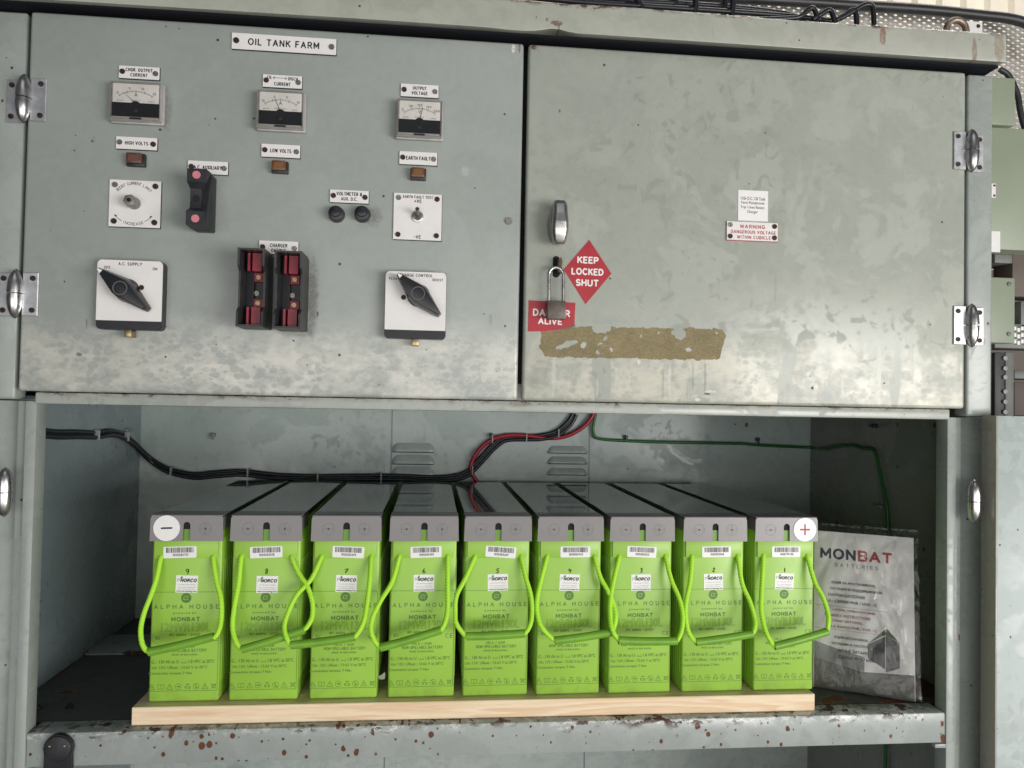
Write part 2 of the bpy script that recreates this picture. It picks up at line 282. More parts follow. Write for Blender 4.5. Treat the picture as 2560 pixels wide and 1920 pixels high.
# ------------------------------------------------------------------ mesh builder
_tc = {}
def text_geo(s, bold=0., shear=0., space=1.):
    k = (s, bold, shear, space)
    if k not in _tc:
        c = bpy.data.curves.new('lettering_source', 'FONT'); c.body = s; c.size = 1; c.resolution_u = 3; c.offset = bold; c.shear = shear; c.space_character = space
        o = bpy.data.objects.new('lettering_source', c); COL.objects.link(o)
        dg = bpy.context.evaluated_depsgraph_get(); ev = o.evaluated_get(dg); me = ev.to_mesh()
        vs = [(v.co.x, v.co.y) for v in me.vertices]; fs = [tuple(f.vertices) for f in me.polygons]
        ev.to_mesh_clear(); bpy.data.objects.remove(o); bpy.data.curves.remove(c)
        x0 = min(v[0] for v in vs); x1 = max(v[0] for v in vs); y0 = min(v[1] for v in vs); y1 = max(v[1] for v in vs)
        _tc[k] = (vs, fs, x0, x1, y0, y1)
    return _tc[k]

def _e(cx, cy, rx, ry, a0, a1, n=10):
    return [(cx + rx * math.cos(math.radians(a0 + (a1 - a0) * i / n)), cy + ry * math.sin(math.radians(a0 + (a1 - a0) * i / n))) for i in range(n + 1)]
GL = {
 'A': (.68, [[(0, 0), (.34, 1), (.68, 0)], [(.12, .33), (.56, .33)]]), 'B': (.56, [[(0, 0), (0, 1), (.3, 1)] + _e(.3, .76, .24, .24, 90, -90)[1:] + [(0, .52)], [(.3, .52)] + _e(.3, .26, .26, .26, 90, -90)[1:] + [(0, 0)]]),
 'C': (.66, [_e(.36, .5, .36, .5, 50, 310, 18)]), 'D': (.62, [[(0, 0), (0, 1), (.22, 1)] + _e(.22, .5, .4, .5, 90, -90, 14)[1:] + [(0, 0)]]), 'E': (.5, [[(.5, 1), (0, 1), (0, 0), (.5, 0)], [(0, .52), (.42, .52)]]),
 'F': (.48, [[(.48, 1), (0, 1), (0, 0)], [(0, .52), (.4, .52)]]), 'G': (.68, [_e(.36, .5, .36, .5, 50, 330, 18) + [(.68, .45), (.42, .45)]]), 'H': (.6, [[(0, 0), (0, 1)], [(.6, 0), (.6, 1)], [(0, .52), (.6, .52)]]),
 'I': (.0, [[(0, 0), (0, 1)]]), 'J': (.4, [[(.4, 1), (.4, .25)] + _e(.2, .22, .2, .22, 0, -180)]), 'K': (.58, [[(0, 0), (0, 1)], [(.56, 1), (0, .4)], [(.2, .6), (.58, 0)]]), 'L': (.46, [[(0, 1), (0, 0), (.46, 0)]]),
 'M': (.72, [[(0, 0), (0, 1), (.36, .25), (.72, 1), (.72, 0)]]), 'N': (.6, [[(0, 0), (0, 1), (.6, 0), (.6, 1)]]), 'O': (.74, [_e(.37, .5, .37, .5, 0, 360, 22)]), 'P': (.54, [[(0, 0), (0, 1), (.28, 1)] + _e(.28, .73, .26, .27, 90, -90)[1:] + [(0, .46)]]),
 'R': (.58, [[(0, 0), (0, 1), (.28, 1)] + _e(.28, .74, .26, .26, 90, -90)[1:] + [(0, .48)], [(.28, .48), (.58, 0)]]), 'S': (.54, [_e(.27, .745, .25, .255, 35, 270, 12) + _e(.27, .25, .27, .25, 90, -145, 12)[1:]]), 'T': (.6, [[(0, 1), (.6, 1)], [(.3, 1), (.3, 0)]]),
 'U': (.6, [[(0, 1), (0, .3)] + _e(.3, .3, .3, .3, 180, 360) + [(.6, 1)]]), 'V': (.66, [[(0, 1), (.33, 0), (.66, 1)]]), 'W': (.92, [[(0, 1), (.23, 0), (.46, .9), (.69, 0), (.92, 1)]]), 'X': (.6, [[(0, 1), (.6, 0)], [(0, 0), (.6, 1)]]),
 'Y': (.64, [[(0, 1), (.32, .48), (.64, 1)], [(.32, .48), (.32, 0)]]), 'Z': (.56, [[(0, 1), (.56, 1), (0, 0), (.56, 0)]]), '.': (.0, [[(0, 0), (0, .06)]]), ',': (.0, [[(.03, .06), (-.04, -.14)]]), '-': (.36, [[(0, .45), (.36, .45)]]), '+': (.5, [[(0, .45), (.5, .45)], [(.25, .18), (.25, .72)]]), '/': (.4, [[(0, -.05), (.4, 1.05)]]),
 '&': (.66, [[(.66, .0), (.18, .62)] + _e(.32, .80, .17, .20, 200, -40, 8)[1:] + [(.1, .42)] + _e(.26, .24, .24, .24, 135, 300, 8) + [(.62, .46)]]),
 '0': (.54, [_e(.27, .5, .27, .5, 0, 360, 18)]), '1': (.2, [[(0, .8), (.2, 1), (.2, 0)]]), '2': (.52, [_e(.26, .73, .25, .27, 170, -35, 10) + [(0, 0), (.52, 0)]]), '3': (.52, [_e(.25, .75, .23, .25, 150, -90, 10) + _e(.25, .26, .26, .26, 90, -150, 10)]),
 '4': (.56, [[(.42, 0), (.42, 1), (0, .3), (.56, .3)]]), '5': (.52, [[(.48, 1), (.08, 1), (.04, .55)] + _e(.25, .32, .27, .32, 130, -145, 12)]), '6': (.52, [[(.4, 1), (.06, .45)], _e(.26, .28, .26, .28, 0, 360, 16)]), '7': (.5, [[(0, 1), (.5, 1), (.16, 0)]]),
 '8': (.52, [_e(.26, .75, .21, .25, 0, 360, 14), _e(.26, .26, .26, .26, 0, 360, 14)]), '9': (.52, [_e(.26, .72, .26, .28, 0, 360, 16), [(.46, .55), (.12, 0)]]),
}
class MB:
    def __init__(s): s.bm = bmesh.new()
    def _bev(s, geom, bev, seg):
        if bev > 0:
            es = list({e for v in geom for e in v.link_edges})
            bmesh.ops.bevel(s.bm, geom=es, offset=bev, segments=seg, affect='EDGES', profile=.5, clamp_overlap=True)
    def box(s, x0, x1, y0, y1, z0, z1, bev=0, seg=2):
        vs = [s.bm.verts.new((x, y, z)) for x in (x0, x1) for y in (y0, y1) for z in (z0, z1)]
        for f in ((0, 1, 3, 2), (4, 6, 7, 5), (0, 4, 5, 1), (2, 3, 7, 6), (0, 2, 6, 4), (1, 5, 7, 3)): s.bm.faces.new([vs[i] for i in f])
        s._bev(vs, bev, seg); return s
    def prism(s, poly, y0, y1, bev=0, seg=2, top=None):
        """polygon in x,z from y0 (front) to y1; top = a second polygon for the back"""
        a = [s.bm.verts.new((x, y0, z)) for x, z in poly]; b = [s.bm.verts.new((x, y1, z)) for x, z in (top or poly)]
        n = len(poly); s.bm.faces.new(a); s.bm.faces.new(b[::-1])
        for i in range(n): s.bm.faces.new((a[i], b[i], b[(i + 1) % n], a[(i + 1) % n]))
        s._bev(a + b, bev, seg); return s
    def cyl(s, x, z, y0, y1, r, n=20, r1=None, bev=0, ph=0):
        r1 = r if r1 is None else r1
        return s.prism([(x + r * math.cos(2 * PI * i / n + ph), z + r * math.sin(2 * PI * i / n + ph)) for i in range(n)], y0, y1, bev,
                       top=[(x + r1 * math.cos(2 * PI * i / n + ph), z + r1 * math.sin(2 * PI * i / n + ph)) for i in range(n)])
    def lathe_z(s, x, y, prof, n=20, sx=1, sy=1):
        rings = []
        for r, z in prof:
            rings.append([s.bm.verts.new((x + sx * r * math.cos(2 * PI * i / n), y + sy * r * math.sin(2 * PI * i / n), z)) for i in range(n)])
        for a, b in zip(rings, rings[1:]):
            for i in range(n): s.bm.faces.new((a[i], a[(i + 1) % n], b[(i + 1) % n], b[i]))
        s.bm.faces.new(rings[0][::-1]); s.bm.faces.new(rings[-1]); return s
    def tube(s, pts, r, n=8, smooth=4, closed=False, rfun=None):
        P = [Vector(p) for p in pts]
        if smooth > 1:
            Q = []; m = len(P)
            for i in range(m if closed else m - 1):
                if closed: p0, p1, p2, p3 = P[(i - 1) % m], P[i], P[(i + 1) % m], P[(i + 2) % m]
                else: p0, p1, p2, p3 = P[max(i - 1, 0)], P[i], P[i + 1], P[min(i + 2, m - 1)]
                for k in range(smooth):
                    t = k / smooth
                    Q.append(.5 * ((2 * p1) + (p2 - p0) * t + (2 * p0 - 5 * p1 + 4 * p2 - p3) * t * t + (3 * p1 - 3 * p2 + p3 - p0) * t ** 3))
            if not closed: Q.append(P[-1])
            P = Q
        m = len(P); rings = []; nrm = None
        for i in range(m):
            if closed: tg = (P[(i + 1) % m] - P[(i - 1) % m]).normalized()
            else: tg = (P[min(i + 1, m - 1)] - P[max(i - 1, 0)]).normalized()
            if nrm is None: nrm = tg.orthogonal().normalized()
            nrm = (nrm - tg * nrm.dot(tg)).normalized(); bn = tg.cross(nrm)
            rr = rfun(i / (m - 1)) if rfun else r
            rings.append([s.bm.verts.new(P[i] + (nrm * math.cos(2 * PI * k / n) + bn * math.sin(2 * PI * k / n)) * rr) for k in range(n)])
        for i in range(m if closed else m - 1):
            a, b = rings[i], rings[(i + 1) % m]
            for k in range(n): s.bm.faces.new((a[k], a[(k + 1) % n], b[(k + 1) % n], b[k]))
        if not closed: s.bm.faces.new(rings[0][::-1]); s.bm.faces.new(rings[-1])
        return s
    def flat(s, poly, y):
        s.bm.faces.new([s.bm.verts.new((x, y, z)) for x, z in poly]); return s
    def stroke(s, pts, wd, y, closed=False):
        n = len(pts)
        for i in range(n if closed else n - 1):
            a = Vector(pts[i]); b = Vector(pts[(i + 1) % n]); d = (b - a)
            if d.length < 1e-9: continue
            d.normalize(); q = Vector((-d[1], d[0])) * wd / 2; e = d * wd * .3
            yy = y - i * 4e-6
            s.flat([(a - q - e)[:], (b - q + e)[:], (b + q + e)[:], (a + q - e)[:]], yy)
        return s
    def arc(s, x, z, r, a0, a1, wd, y, n=16):
        pts = [(x + r * math.cos(math.radians(a0 + (a1 - a0) * i / n)), z + r * math.sin(math.radians(a0 + (a1 - a0) * i / n))) for i in range(n + 1)]
        for i in range(n):
            aa = math.radians(a0 + (a1 - a0) * i / n); ab = math.radians(a0 + (a1 - a0) * (i + 1) / n)
            ro, ri = r + wd / 2, r - wd / 2
            s.flat([(x + ri * math.cos(aa), z + ri * math.sin(aa)), (x + ri * math.cos(ab), z + ri * math.sin(ab)), (x + ro * math.cos(ab), z + ro * math.sin(ab)), (x + ro * math.cos(aa), z + ro * math.sin(aa))], y)
        return s
    def text(s, txt, x, z, wd=None, h=None, y=0, smear=0., align='C', rot=0., shear=0., space=1., bold=0.):
        vs, fs, x0, x1, y0, y1 = text_geo(txt, bold, shear, space)
        sy = h / (y1 - y0) if h else None; sx = wd / (x1 - x0) if wd else sy
        if sy is None: sy = sx
        ox = {'C': (x0 + x1) / 2, 'L': x0, 'R': x1}[align]; oy = (y0 + y1) / 2
        c, sn = math.cos(rot), math.sin(rot)
        e = smear * (y1 - y0) * sy
        for k, (ex, ez) in enumerate(((0, 0), (e, 0), (-e, 0), (0, e * .7), (0, -e * .7)) if smear else ((0, 0),)):
            nv = []
            for a, b in vs:
                u, v = (a - ox) * sx + ex, (b - oy) * sy + ez
                nv.append(s.bm.verts.new((x + u * c - v * sn, y - k * 1.5e-5, z + u * sn + v * c)))
            for f in fs:
                try: s.bm.faces.new([nv[i] for i in f])
                except ValueError: pass
        return s
    def eng(s, txt, x, z, wd=None, h=.005, y=0, wt=.13, sp=.24, align='C', rot=0., shear=0.):
        """single stroke lettering: wt = line weight and sp = gap as fractions of the cap height"""
        cur = 0; items = []
        for ch in txt:
            if ch == ' ': cur += .42 + sp * .5; continue
            g = GL[ch]; items.append((cur + wt / 2, g[1])); cur += g[0] + wt + sp
        tot = cur - sp; sx = wd / tot if wd else h; ox = {'C': tot / 2, 'L': 0, 'R': tot}[align]; c, sn = math.cos(rot), math.sin(rot); k = 0
        hh = h * (1 - wt)
        for px, pls in items:
            for pl in pls:
                q = []
                for a, b in pl:
                    u = (px + a + shear * b - ox) * sx; v = b * hh - hh / 2
                    q.append((x + u * c - v * sn, z + u * sn + v * c))
                s.stroke(q, h * wt, y - 1e-4 * (k % 3), closed=False); k += 1
        return s
    def arctext(s, txt, x, z, r, mid, step, h, y, inward=False):
        n = len(txt)
        for i, ch in enumerate(txt):
            if ch == ' ': continue
            a = mid + (-(i - (n - 1) / 2) * step if not inward else (i - (n - 1) / 2) * step)
            ar = math.radians(a)
            s.eng(ch, x + r * math.cos(ar), z + r * math.sin(ar), None, h, y, rot=ar - PI / 2 if not inward else ar + PI / 2)
        return s
    def screw(s, x, z, y, r, ang=.6, t=.0022):
        n = 14; g = r * .14
        s.cyl(x, z, y - t * .5, y + .0008, r * 1.0, n)
        for sg in (0, PI):
            pts = [(x + r * .97 * math.cos(sg + ang + PI * i / 9), z + r * .97 * math.sin(sg + ang + PI * i / 9)) for i in range(10)]
            nx, nz = -math.sin(ang), math.cos(ang); k = g if sg == 0 else -g
            pts = [(px + nx * 0, pz + nz * 0) for px, pz in pts]
            pts[0] = (pts[0][0] + nx * k, pts[0][1] + nz * k); pts[-1] = (pts[-1][0] + nx * k, pts[-1][1] + nz * k)
            s.prism(pts, y - t, y - t * .5 - .0001)
        return s
    def xf(s, mat): bmesh.ops.transform(s.bm, matrix=mat, verts=s.bm.verts); return s
    def mesh(s, name, mat, smooth=35, origin=None):
        bmesh.ops.recalc_face_normals(s.bm, faces=s.bm.faces) if smooth is not None else None
        if origin is not None: bmesh.ops.translate(s.bm, verts=s.bm.verts, vec=-Vector(origin))
        me = bpy.data.meshes.new(name); s.bm.to_mesh(me); s.bm.free()
        if isinstance(mat, str): mat = M[mat]
        me.materials.append(mat)
        if smooth:
            me.polygons.foreach_set('use_smooth', [True] * len(me.polygons)); me.set_sharp_from_angle(angle=math.radians(smooth))
        return me
    def build(s, name, mat, parent=None, smooth=35, origin=None, label=None):
        o = bpy.data.objects.new(name, s.mesh(name, mat, smooth, origin)); COL.objects.link(o)
        if parent is not None: o.parent = parent
        if label: o['label'] = label
        return o
    def ink(s, name, mat, parent=None): return s.build(name, mat, parent, smooth=None)

def tag(o, label, cat, group=None, kind=None):
    if label: o['label'] = label
    if cat: o['category'] = cat
    if group: o['group'] = group
    if kind: o['kind'] = kind
    return o
def thing(name, label, cat, loc=(0, 0, 0), group=None, rz=0):
    o = bpy.data.objects.new(name, None); COL.objects.link(o); o.empty_display_size = .02
    o.location = loc; o.rotation_euler = (0, 0, rz); return tag(o, label, cat, group)
def empty_part(name, parent, loc, label=None):
    o = bpy.data.objects.new(name, None); COL.objects.link(o); o.empty_display_size = .01; o.parent = parent; o.location = loc
    if label: o['label'] = label
    return o

# ------------------------------------------------------------------ setting
fl = MB().box(-9, 9, -9, 9, -1.90, -1.76).build('ground', 'concrete'); fl['kind'] = 'structure'
# ribbed wall sheet far behind
mb = MB(); x = -1.5; pts = []
while x < 6.5:
    pts += [(x, 0), (x + .055, 0), (x + .075, .03), (x + .13, .03)]; x += .15
vs0 = [mb.bm.verts.new((x, 2.6 + d, -1.76)) for x, d in pts]; vs1 = [mb.bm.verts.new((x, 2.6 + d, 4.2)) for x, d in pts]
for i in range(len(pts) - 1): mb.bm.faces.new((vs0[i], vs0[i + 1], vs1[i + 1], vs1[i]))
tag(mb.build('corrugated_wall', 'cream', smooth=10), 'cream corrugated sheet wall rising behind the cabinet', 'wall')

# ------------------------------------------------------------------ cabinet
CO = (0, .37, -1.76)
cab = thing('battery_cabinet', 'grey green painted steel charger cabinet, two doors shut above an open battery bay', 'cabinet', CO)
XL, XM1, XM2, XR, ZT, ZB = -.8777, .0013, .0101, .8906, .6613, -.0111
def C(mb, name, mat, label=None, parent=None, smooth=35): 
    return mb.build(name, mat, parent or cab, smooth, CO, label)
def sub(mb, name, mat, parent, smooth=35, label=None):
    return mb.build(name, mat, parent, smooth, CO, label)

# roof: lip strip with a dent, slab behind
mb = MB(); N = 120; rows = []
for i in range(N + 1):
    x = -1.02 + (0.951 + 1.02) * i / N
    zb = .672 - .004 * max(0, (-x - .3)) / .6 + .0075 * math.exp(-((x - .055) / .026) ** 2) - .002 * math.exp(-((x + .02) / .04) ** 2)
    zt = .728 + .001 * math.sin(x * 9) + (0 if x > -.1 else 0)
    yy = -.030 + .003 * math.exp(-((x - .055) / .05) ** 2)
    rows.append([mb.bm.verts.new(v) for v in ((x, .05, zb + .004), (x, yy + .012, zb + .0015), (x, yy + .001, zb), (x, yy, zb + .002), (x, yy, zt - .004), (x, yy + .004, zt), (x, .76, zt + .002))])
for a, b in zip(rows, rows[1:]):
    for k in range(6): mb.bm.faces.new((a[k], b[k], b[k + 1], a[k + 1]))
mb.bm.faces.new(rows[0]); mb.bm.faces.new(rows[-1][::-1])
roof = C(mb, 'roof', 'roof', 'grey green roof with rusty upper edge and a small dent in its lip')
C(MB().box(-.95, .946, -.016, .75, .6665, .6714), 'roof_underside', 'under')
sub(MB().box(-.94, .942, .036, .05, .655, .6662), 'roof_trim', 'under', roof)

# stiles
for sx in (-1, 1):
    e = -.855 if sx < 0 else .869; o_ = -.958 if sx < 0 else .958
    a, b = sorted((XL - .0105 if sx < 0 else XR + .0125, o_))
    C(MB().box(a, b, .012, .05, -.026, .664, .005, 3), 'stile', 'frame', 'upright beside the upper doors')
    mb = MB(); f = e + sx * .019; g = e + sx * .038
    a, b = sorted((e, f)); mb.box(a, b, .02, .055, -1.74, -.0285, .002)
    a, b = sorted((f + sx * .0005, g)); mb.box(a, b, .031, .056, -1.74, -.0285, .003)
    a, b = sorted((g + sx * .0005, o_ + sx * .03)); mb.box(a, b, .052, .07, -1.74, -.0285, .002)
    C(mb, 'stile', 'frame', 'stepped upright beside the battery bay')
# rails
mb = MB(); mb.box(-.855, .869, .0125, .06, -.0335, -.0125, .0035).box(-.853, .867, .024, .06, -.012, .02, .001)
C(mb, 'mid_rail', 'rail', 'chipped rail under the upper doors')
C(MB().box(-.8548, .8688, .021, .073, -.674, -.614, .004), 'bottom_rail', 'sill', 'rust spotted rail in front of the shelf')
sub(MB().box(.845, .8675, .018, .03, -.682, -.6745, .001), 'tab', 'frame', [o for o in cab.children if o.name.startswith('bottom_rail')][0])
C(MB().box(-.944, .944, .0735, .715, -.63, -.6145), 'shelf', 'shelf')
mb = MB().box(-.02, .03, .03, .06, 0, .66)
C(mb, 'door_post', 'dark')
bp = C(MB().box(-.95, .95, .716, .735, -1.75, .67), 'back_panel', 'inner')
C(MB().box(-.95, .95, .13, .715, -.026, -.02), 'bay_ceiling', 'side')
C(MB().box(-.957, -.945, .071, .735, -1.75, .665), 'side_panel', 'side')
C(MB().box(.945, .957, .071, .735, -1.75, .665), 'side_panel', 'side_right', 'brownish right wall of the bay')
louvre_slots = []
# seams and louvres on the back
mb = MB()
for dx in (846, 1273.7):
    q = W(dx, 980, .713); mb.box(q.x - .0011, q.x + .0011, .7135, .7165, -1.7, -.03)
sub(mb, 'seam', 'side', bp)
for (ax, bx, zs) in ((W(844, 957, .71).x, W(942, 957, .71).x, [(957, 976), (983, 1002), (1008, 1027)]), (W(1181, 970, .71).x, W(1272, 970, .71).x, [(963, 978), (986, 1001), (1011, 1025)])):
    for (ya, yb) in zs:
        z1 = W((ax > 0) * 300 + 900, ya, .71).z; z0 = W((ax > 0) * 300 + 900, yb, .71).z
        mb = MB(); n = 14; rows = []
        for i in range(n + 1):
            u = i / n; x = ax + (bx - ax) * u; k = min(1, math.sin(PI * u) * 2.6) ** .6 if 0 < u < 1 else 0.02
            rows.append([mb.bm.verts.new((x, .7162 - d * k, z0 + (z1 - z0) * h * (k if h > 0 else 1))) for d, h in ((0, 1), (.0028, .86), (.0075, .35), (.0090, .12), (.0085, .0), (.0055, .0))])
        for a, b in zip(rows, rows[1:]):
            for k in range(5): mb.bm.faces.new((a[k], b[k], b[k + 1], a[k + 1]))
        lv = sub(mb, 'louvre', 'inner', bp, 60); louvre_slots.append((ax + .006, bx - .006, z0))

for ax, bx, z0 in louvre_slots: sub(MB().box(ax, bx, .7085, .7158, z0 - .0022, z0 - .0004), 'louvre_slot', 'dark', bp)
# upper doors
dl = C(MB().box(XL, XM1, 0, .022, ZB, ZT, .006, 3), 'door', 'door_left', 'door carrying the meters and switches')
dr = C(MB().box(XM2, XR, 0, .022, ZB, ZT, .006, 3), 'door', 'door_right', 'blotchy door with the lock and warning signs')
q = W(1099, 478, 0); sub(MB().screw(q.x, q.z, -.0005, .0068, .5, .003), 'screw', 'screw_steel', dl)
# keyhole slot, lock tongue, handle on the right door
a = W(1194.5, 553, 0); b = W(1208, 600, 0); cx = (a.x + b.x) / 2; rr = .0065
pts = [(cx + rr * math.cos(t_), (a.z - rr if t_ <= PI else b.z + rr) + rr * math.sin(t_)) for t_ in [PI * i / 8 for i in range(9)] + [PI + PI * i / 8 for i in range(9)]]
sub(MB().prism(pts, -.0012, .004), 'lock_slot', 'dark', dr)
zt_ = W(1201, 557, -.01).z; zb_ = W(1201, 592, -.01).z
mb = MB(); mb.prism([(cx + .001, zb_ + .003), (cx + .0075, zb_), (cx + .0085, zt_ - .006), (cx + .006, zt_), (cx + .001, zt_ - .004)], -.021, .003, .0012)
C(mb, 'lock_tongue', 'tongue')
A = W(1193, 430, -.04); B = W(1228, 526, -.04)
H = empty_part('handle', cab, Vector(((A.x + B.x) / 2, 0, (A.z + B.z) / 2)) - Vector(CO), 'worn silver turn handle standing upright on the right door')
mb = MB(); hh = (A.z - B.z) / 2
def loz(wd, h, n=10):
    return [(wd * math.sin(2 * PI * i / (4 * n)) * (1 if True else 1), h * math.cos(2 * PI * i / (4 * n))) for i in range(4 * n)]
mb.prism([(x_ * 1, z_) for x_, z_ in loz(.0165, hh * .84)], -.024, -.0003, .002, top=[(x_, z_) for x_, z_ in loz(.0185, hh * .9)])
mb.build('boss', 'steel', H)
mb = MB(); prof = [(-hh, .0115), (-hh * .8, .0135), (-.4 * hh, .0138), (0, .0152), (.35 * hh, .0158), (.6 * hh, .0145), (hh * .85, .0125), (hh, .0095)]
rows = []
for z_, w_ in prof:
    yb_ = -.047 + .010 * (abs(z_) / hh) ** 2
    rows.append([mb.bm.verts.new(v) for v in ((-w_, -.027, -z_), (-w_, yb_ + .005, -z_), (-w_ * .62, yb_, -z_), (w_ * .62, yb_, -z_), (w_, yb_ + .005, -z_), (w_, -.027, -z_))])
for a, b in zip(rows, rows[1:]):
    for k in range(6): mb.bm.faces.new((a[k], a[(k + 1) % 6], b[(k + 1) % 6], b[k]))
mb.bm.faces.new(rows[0]); mb.bm.faces.new(rows[-1][::-1])
mb._bev(list(mb.bm.verts), .0018, 2); mb.build('lever', 'steel', H, 30)

# hinges
def hinge(px, py, side, shade):
    q = W(px, py, -.006)
    h = empty_part('hinge', cab, Vector((q.x, 0, q.z)) - Vector(CO), shade)
    L, hb = .0385, .0435
    for sg in (-1, 1):
        x0, x1 = (.010, .0365) if sg > 0 else (-.0365, -.010)
        yy = -.0005 if sg == -side else .0115
        mb = MB(); mb.box(x0, x1, yy - .0026, yy, -L, L, .0012, 1)
        for e in list(mb.bm.edges): pass
        mb.build('leaf', 'leaf', h)
        mb = MB()
        for zz in (-L + .0105, L - .0105): mb.screw(sg * .0275, zz, yy - .0026, .0047, random.Random(px + zz).uniform(0, 3), .0016)
        mb.build('screw', 'screw_rust', h)
    for z0, z1, nm in ((.0008, hb, 'barrel'), (-hb, -.0008, 'barrel')):
        prof = []
        for i in range(11):
            z_ = z0 + (z1 - z0) * i / 10; tt = abs(z_) / hb
            prof.append((max(.0128 * (1 - tt ** 2.6) ** .62, .0012), z_))
        MB().lathe_z(0, -.005, prof, 20, 1.0, 1.1).build(nm, 'chrome', h, 50)
hinge(2100, 325, 1, 'upper right hinge with rusty screws'); hinge(2100, 703, 1, 'lower right hinge with rusty screws')
hinge(50, 212, -1, 'upper left hinge'); hinge(32, 634, -1, 'lower left hinge')
def half_hinge(px, py, Y):
    q = W(px, py, Y); h = empty_part('hinge', cab, Vector((q.x, 0, q.z)) - Vector(CO), 'bullet hinge of a bay door')
    hb = .043
    for z0, z1 in ((.0008, hb), (-hb, -.0008)):
        prof = []
        for i in range(11):
            z_ = z0 + (z1 - z0) * i / 10; tt = abs(z_) / hb
            prof.append((max(.0128 * (1 - tt ** 3) ** .6, .0012), z_))
        MB().lathe_z(0, Y, prof, 20).build('barrel', 'chrome', h, 50)
half_hinge(2104, 1083, .0); half_hinge(10, 1063, .0)
# open bay door on the right
bd = C(MB().box(.936, 1.55, -.030, -.026, -1.68, -.0235, .001), 'bay_door', 'bay_door', 'pale blotchy lower door swung open')
sub(MB().box(.9335, .9385, -.0295, .010, -1.68, -.0235, .001), 'door_edge', 'bay_edge', bd)
q = W(2090, 60, .1)
mb = MB(); lx, lz = W(2066, 66, .06).x, W(2066, 66, .06).z
mb.tube([(lx + .022 * math.cos(a_) , .06, lz + .022 * math.sin(a_)) for a_ in [2 * PI * i / 16 for i in range(16)]], .0065, 10, 2, True)
C(mb, 'lifting_eye', 'rusty', 'rusty lifting ring on the roof')

# ------------------------------------------------------------------ plates on the left door
def rect(TL, BR, Y):
    a = W(*TL, Y); b = W(*BR, Y); return (a.x + b.x) / 2, (a.z + b.z) / 2, b.x - a.x, a.z - b.z
def nameplate(label, TL, BR, lines, screws=2, name='nameplate', ink='ink', smat='screw_rust', group='white engraved plates on the left door', sr=.0047, sinset=.0085, edge='ink'):
    cx, cz, w_, h_ = rect(TL, BR, -.003)
    r = thing(name, label, 'nameplate', (cx, 0, cz), group)
    MB().box(-w_ / 2 + .0006, w_ / 2 + .0008, -.0022, -.0002, -h_ / 2 - .0012, h_ / 2 - .0006).build('backing', edge, r)
    MB().box(-w_ / 2, w_ / 2, -.0032, -.00225, -h_ / 2, h_ / 2, .0003, 1).build('plate', 'white', r)
    mb = MB()
    for (txt, x, z, tw, th) in lines: mb.eng(txt, x * w_, z * h_, tw * w_, th * h_, -.0034, wt=.175)
    if lines: mb.ink('lettering', ink, r)
    else: mb.bm.free()
    pos = [(-w_ / 2 + sinset * .75, .0005), (w_ / 2 - sinset * .75, -.0005)] if screws == 2 else [(sx * (w_ / 2 - sinset), sz * (h_ / 2 - sinset)) for sx in (-1, 1) for sz in (-1, 1)]
    for i, (x, z) in enumerate(pos):
        MB().screw(x, z, -.0032, sr, .4 + i * 1.3 + cx * 7, .0018).build('screw', smat if (i + int(cz * 90)) % 3 else 'screw_steel', r)
    return r, w_, h_
nameplate('large white plate engraved OIL TANK FARM at the top of the left door', (501, 70), (726, 119), [('OIL TANK FARM', -.005, 0, .68, .43)], sinset=.011, sr=.0053)
nameplate('white plate engraved CHGR. OUTPUT CURRENT above the left meter', (257, 141), (344, 173), [('CHGR. OUTPUT', .0, .2, .66, .29), ('CURRENT', 0, -.2, .42, .28)])
r, w_, h_ = nameplate('white plate engraved CH. and DISCH. CURRENT above the middle meter', (568, 160), (652, 192), [('CH.', -.33, .27, .12, .27), ('DISCH.', .28, .24, .27, .27), ('CURRENT', 0, -.22, .42, .29)])
mb = MB(); zz = .26 * h_; mb.stroke([(-.24 * w_, zz), (.11 * w_, zz)], .0008, -.0034)
for sx in (-1, 1):
    ex = -.24 * w_ if sx < 0 else .11 * w_
    mb.stroke([(ex - sx * .003, zz + .0022), (ex, zz), (ex - sx * .003, zz - .0022)], .0008, -.00343)
mb.ink('arrow', 'ink', r)
nameplate('white plate engraved OUTPUT VOLTAGE above the right meter', (866, 180), (947, 212), [('OUTPUT', 0, .19, .36, .28), ('VOLTAGE', 0, -.2, .42, .28)])
nameplate('white plate engraved HIGH VOLTS under the left meter', (251, 294), (339, 325), [('HIGH VOLTS', 0, 0, .56, .3)])
nameplate('white plate engraved LOW VOLTS under the middle meter', (565, 310), (648, 342), [('LOW VOLTS', 0, 0, .54, .3)])
nameplate('white plate engraved EARTH FAULT under the right meter', (863, 326), (944, 358), [('EARTH FAULT', 0, 0, .64, .3)])
nameplate('white plate engraved A.C. AUXILIARY half hidden behind the black fuse holder', (406, 346), (492, 378), [('A.C. AUXILIARY', 0, 0, .70, .3)])
nameplate('white plate engraved VOLTMETER & AUX. D.C. above two black knobs', (713, 409), (796, 440), [('VOLTMETER &', 0, .2, .66, .29), ('AUX. D.C.', 0, -.2, .42, .27)])
nameplate('white plate engraved CHARGER OUTPUT partly hidden behind open fuse bases', (560, 519), (644, 551), [('CHARGER', 0, .16, .44, .28), ('OUTPUT', 0, -.22, .38, .28)])

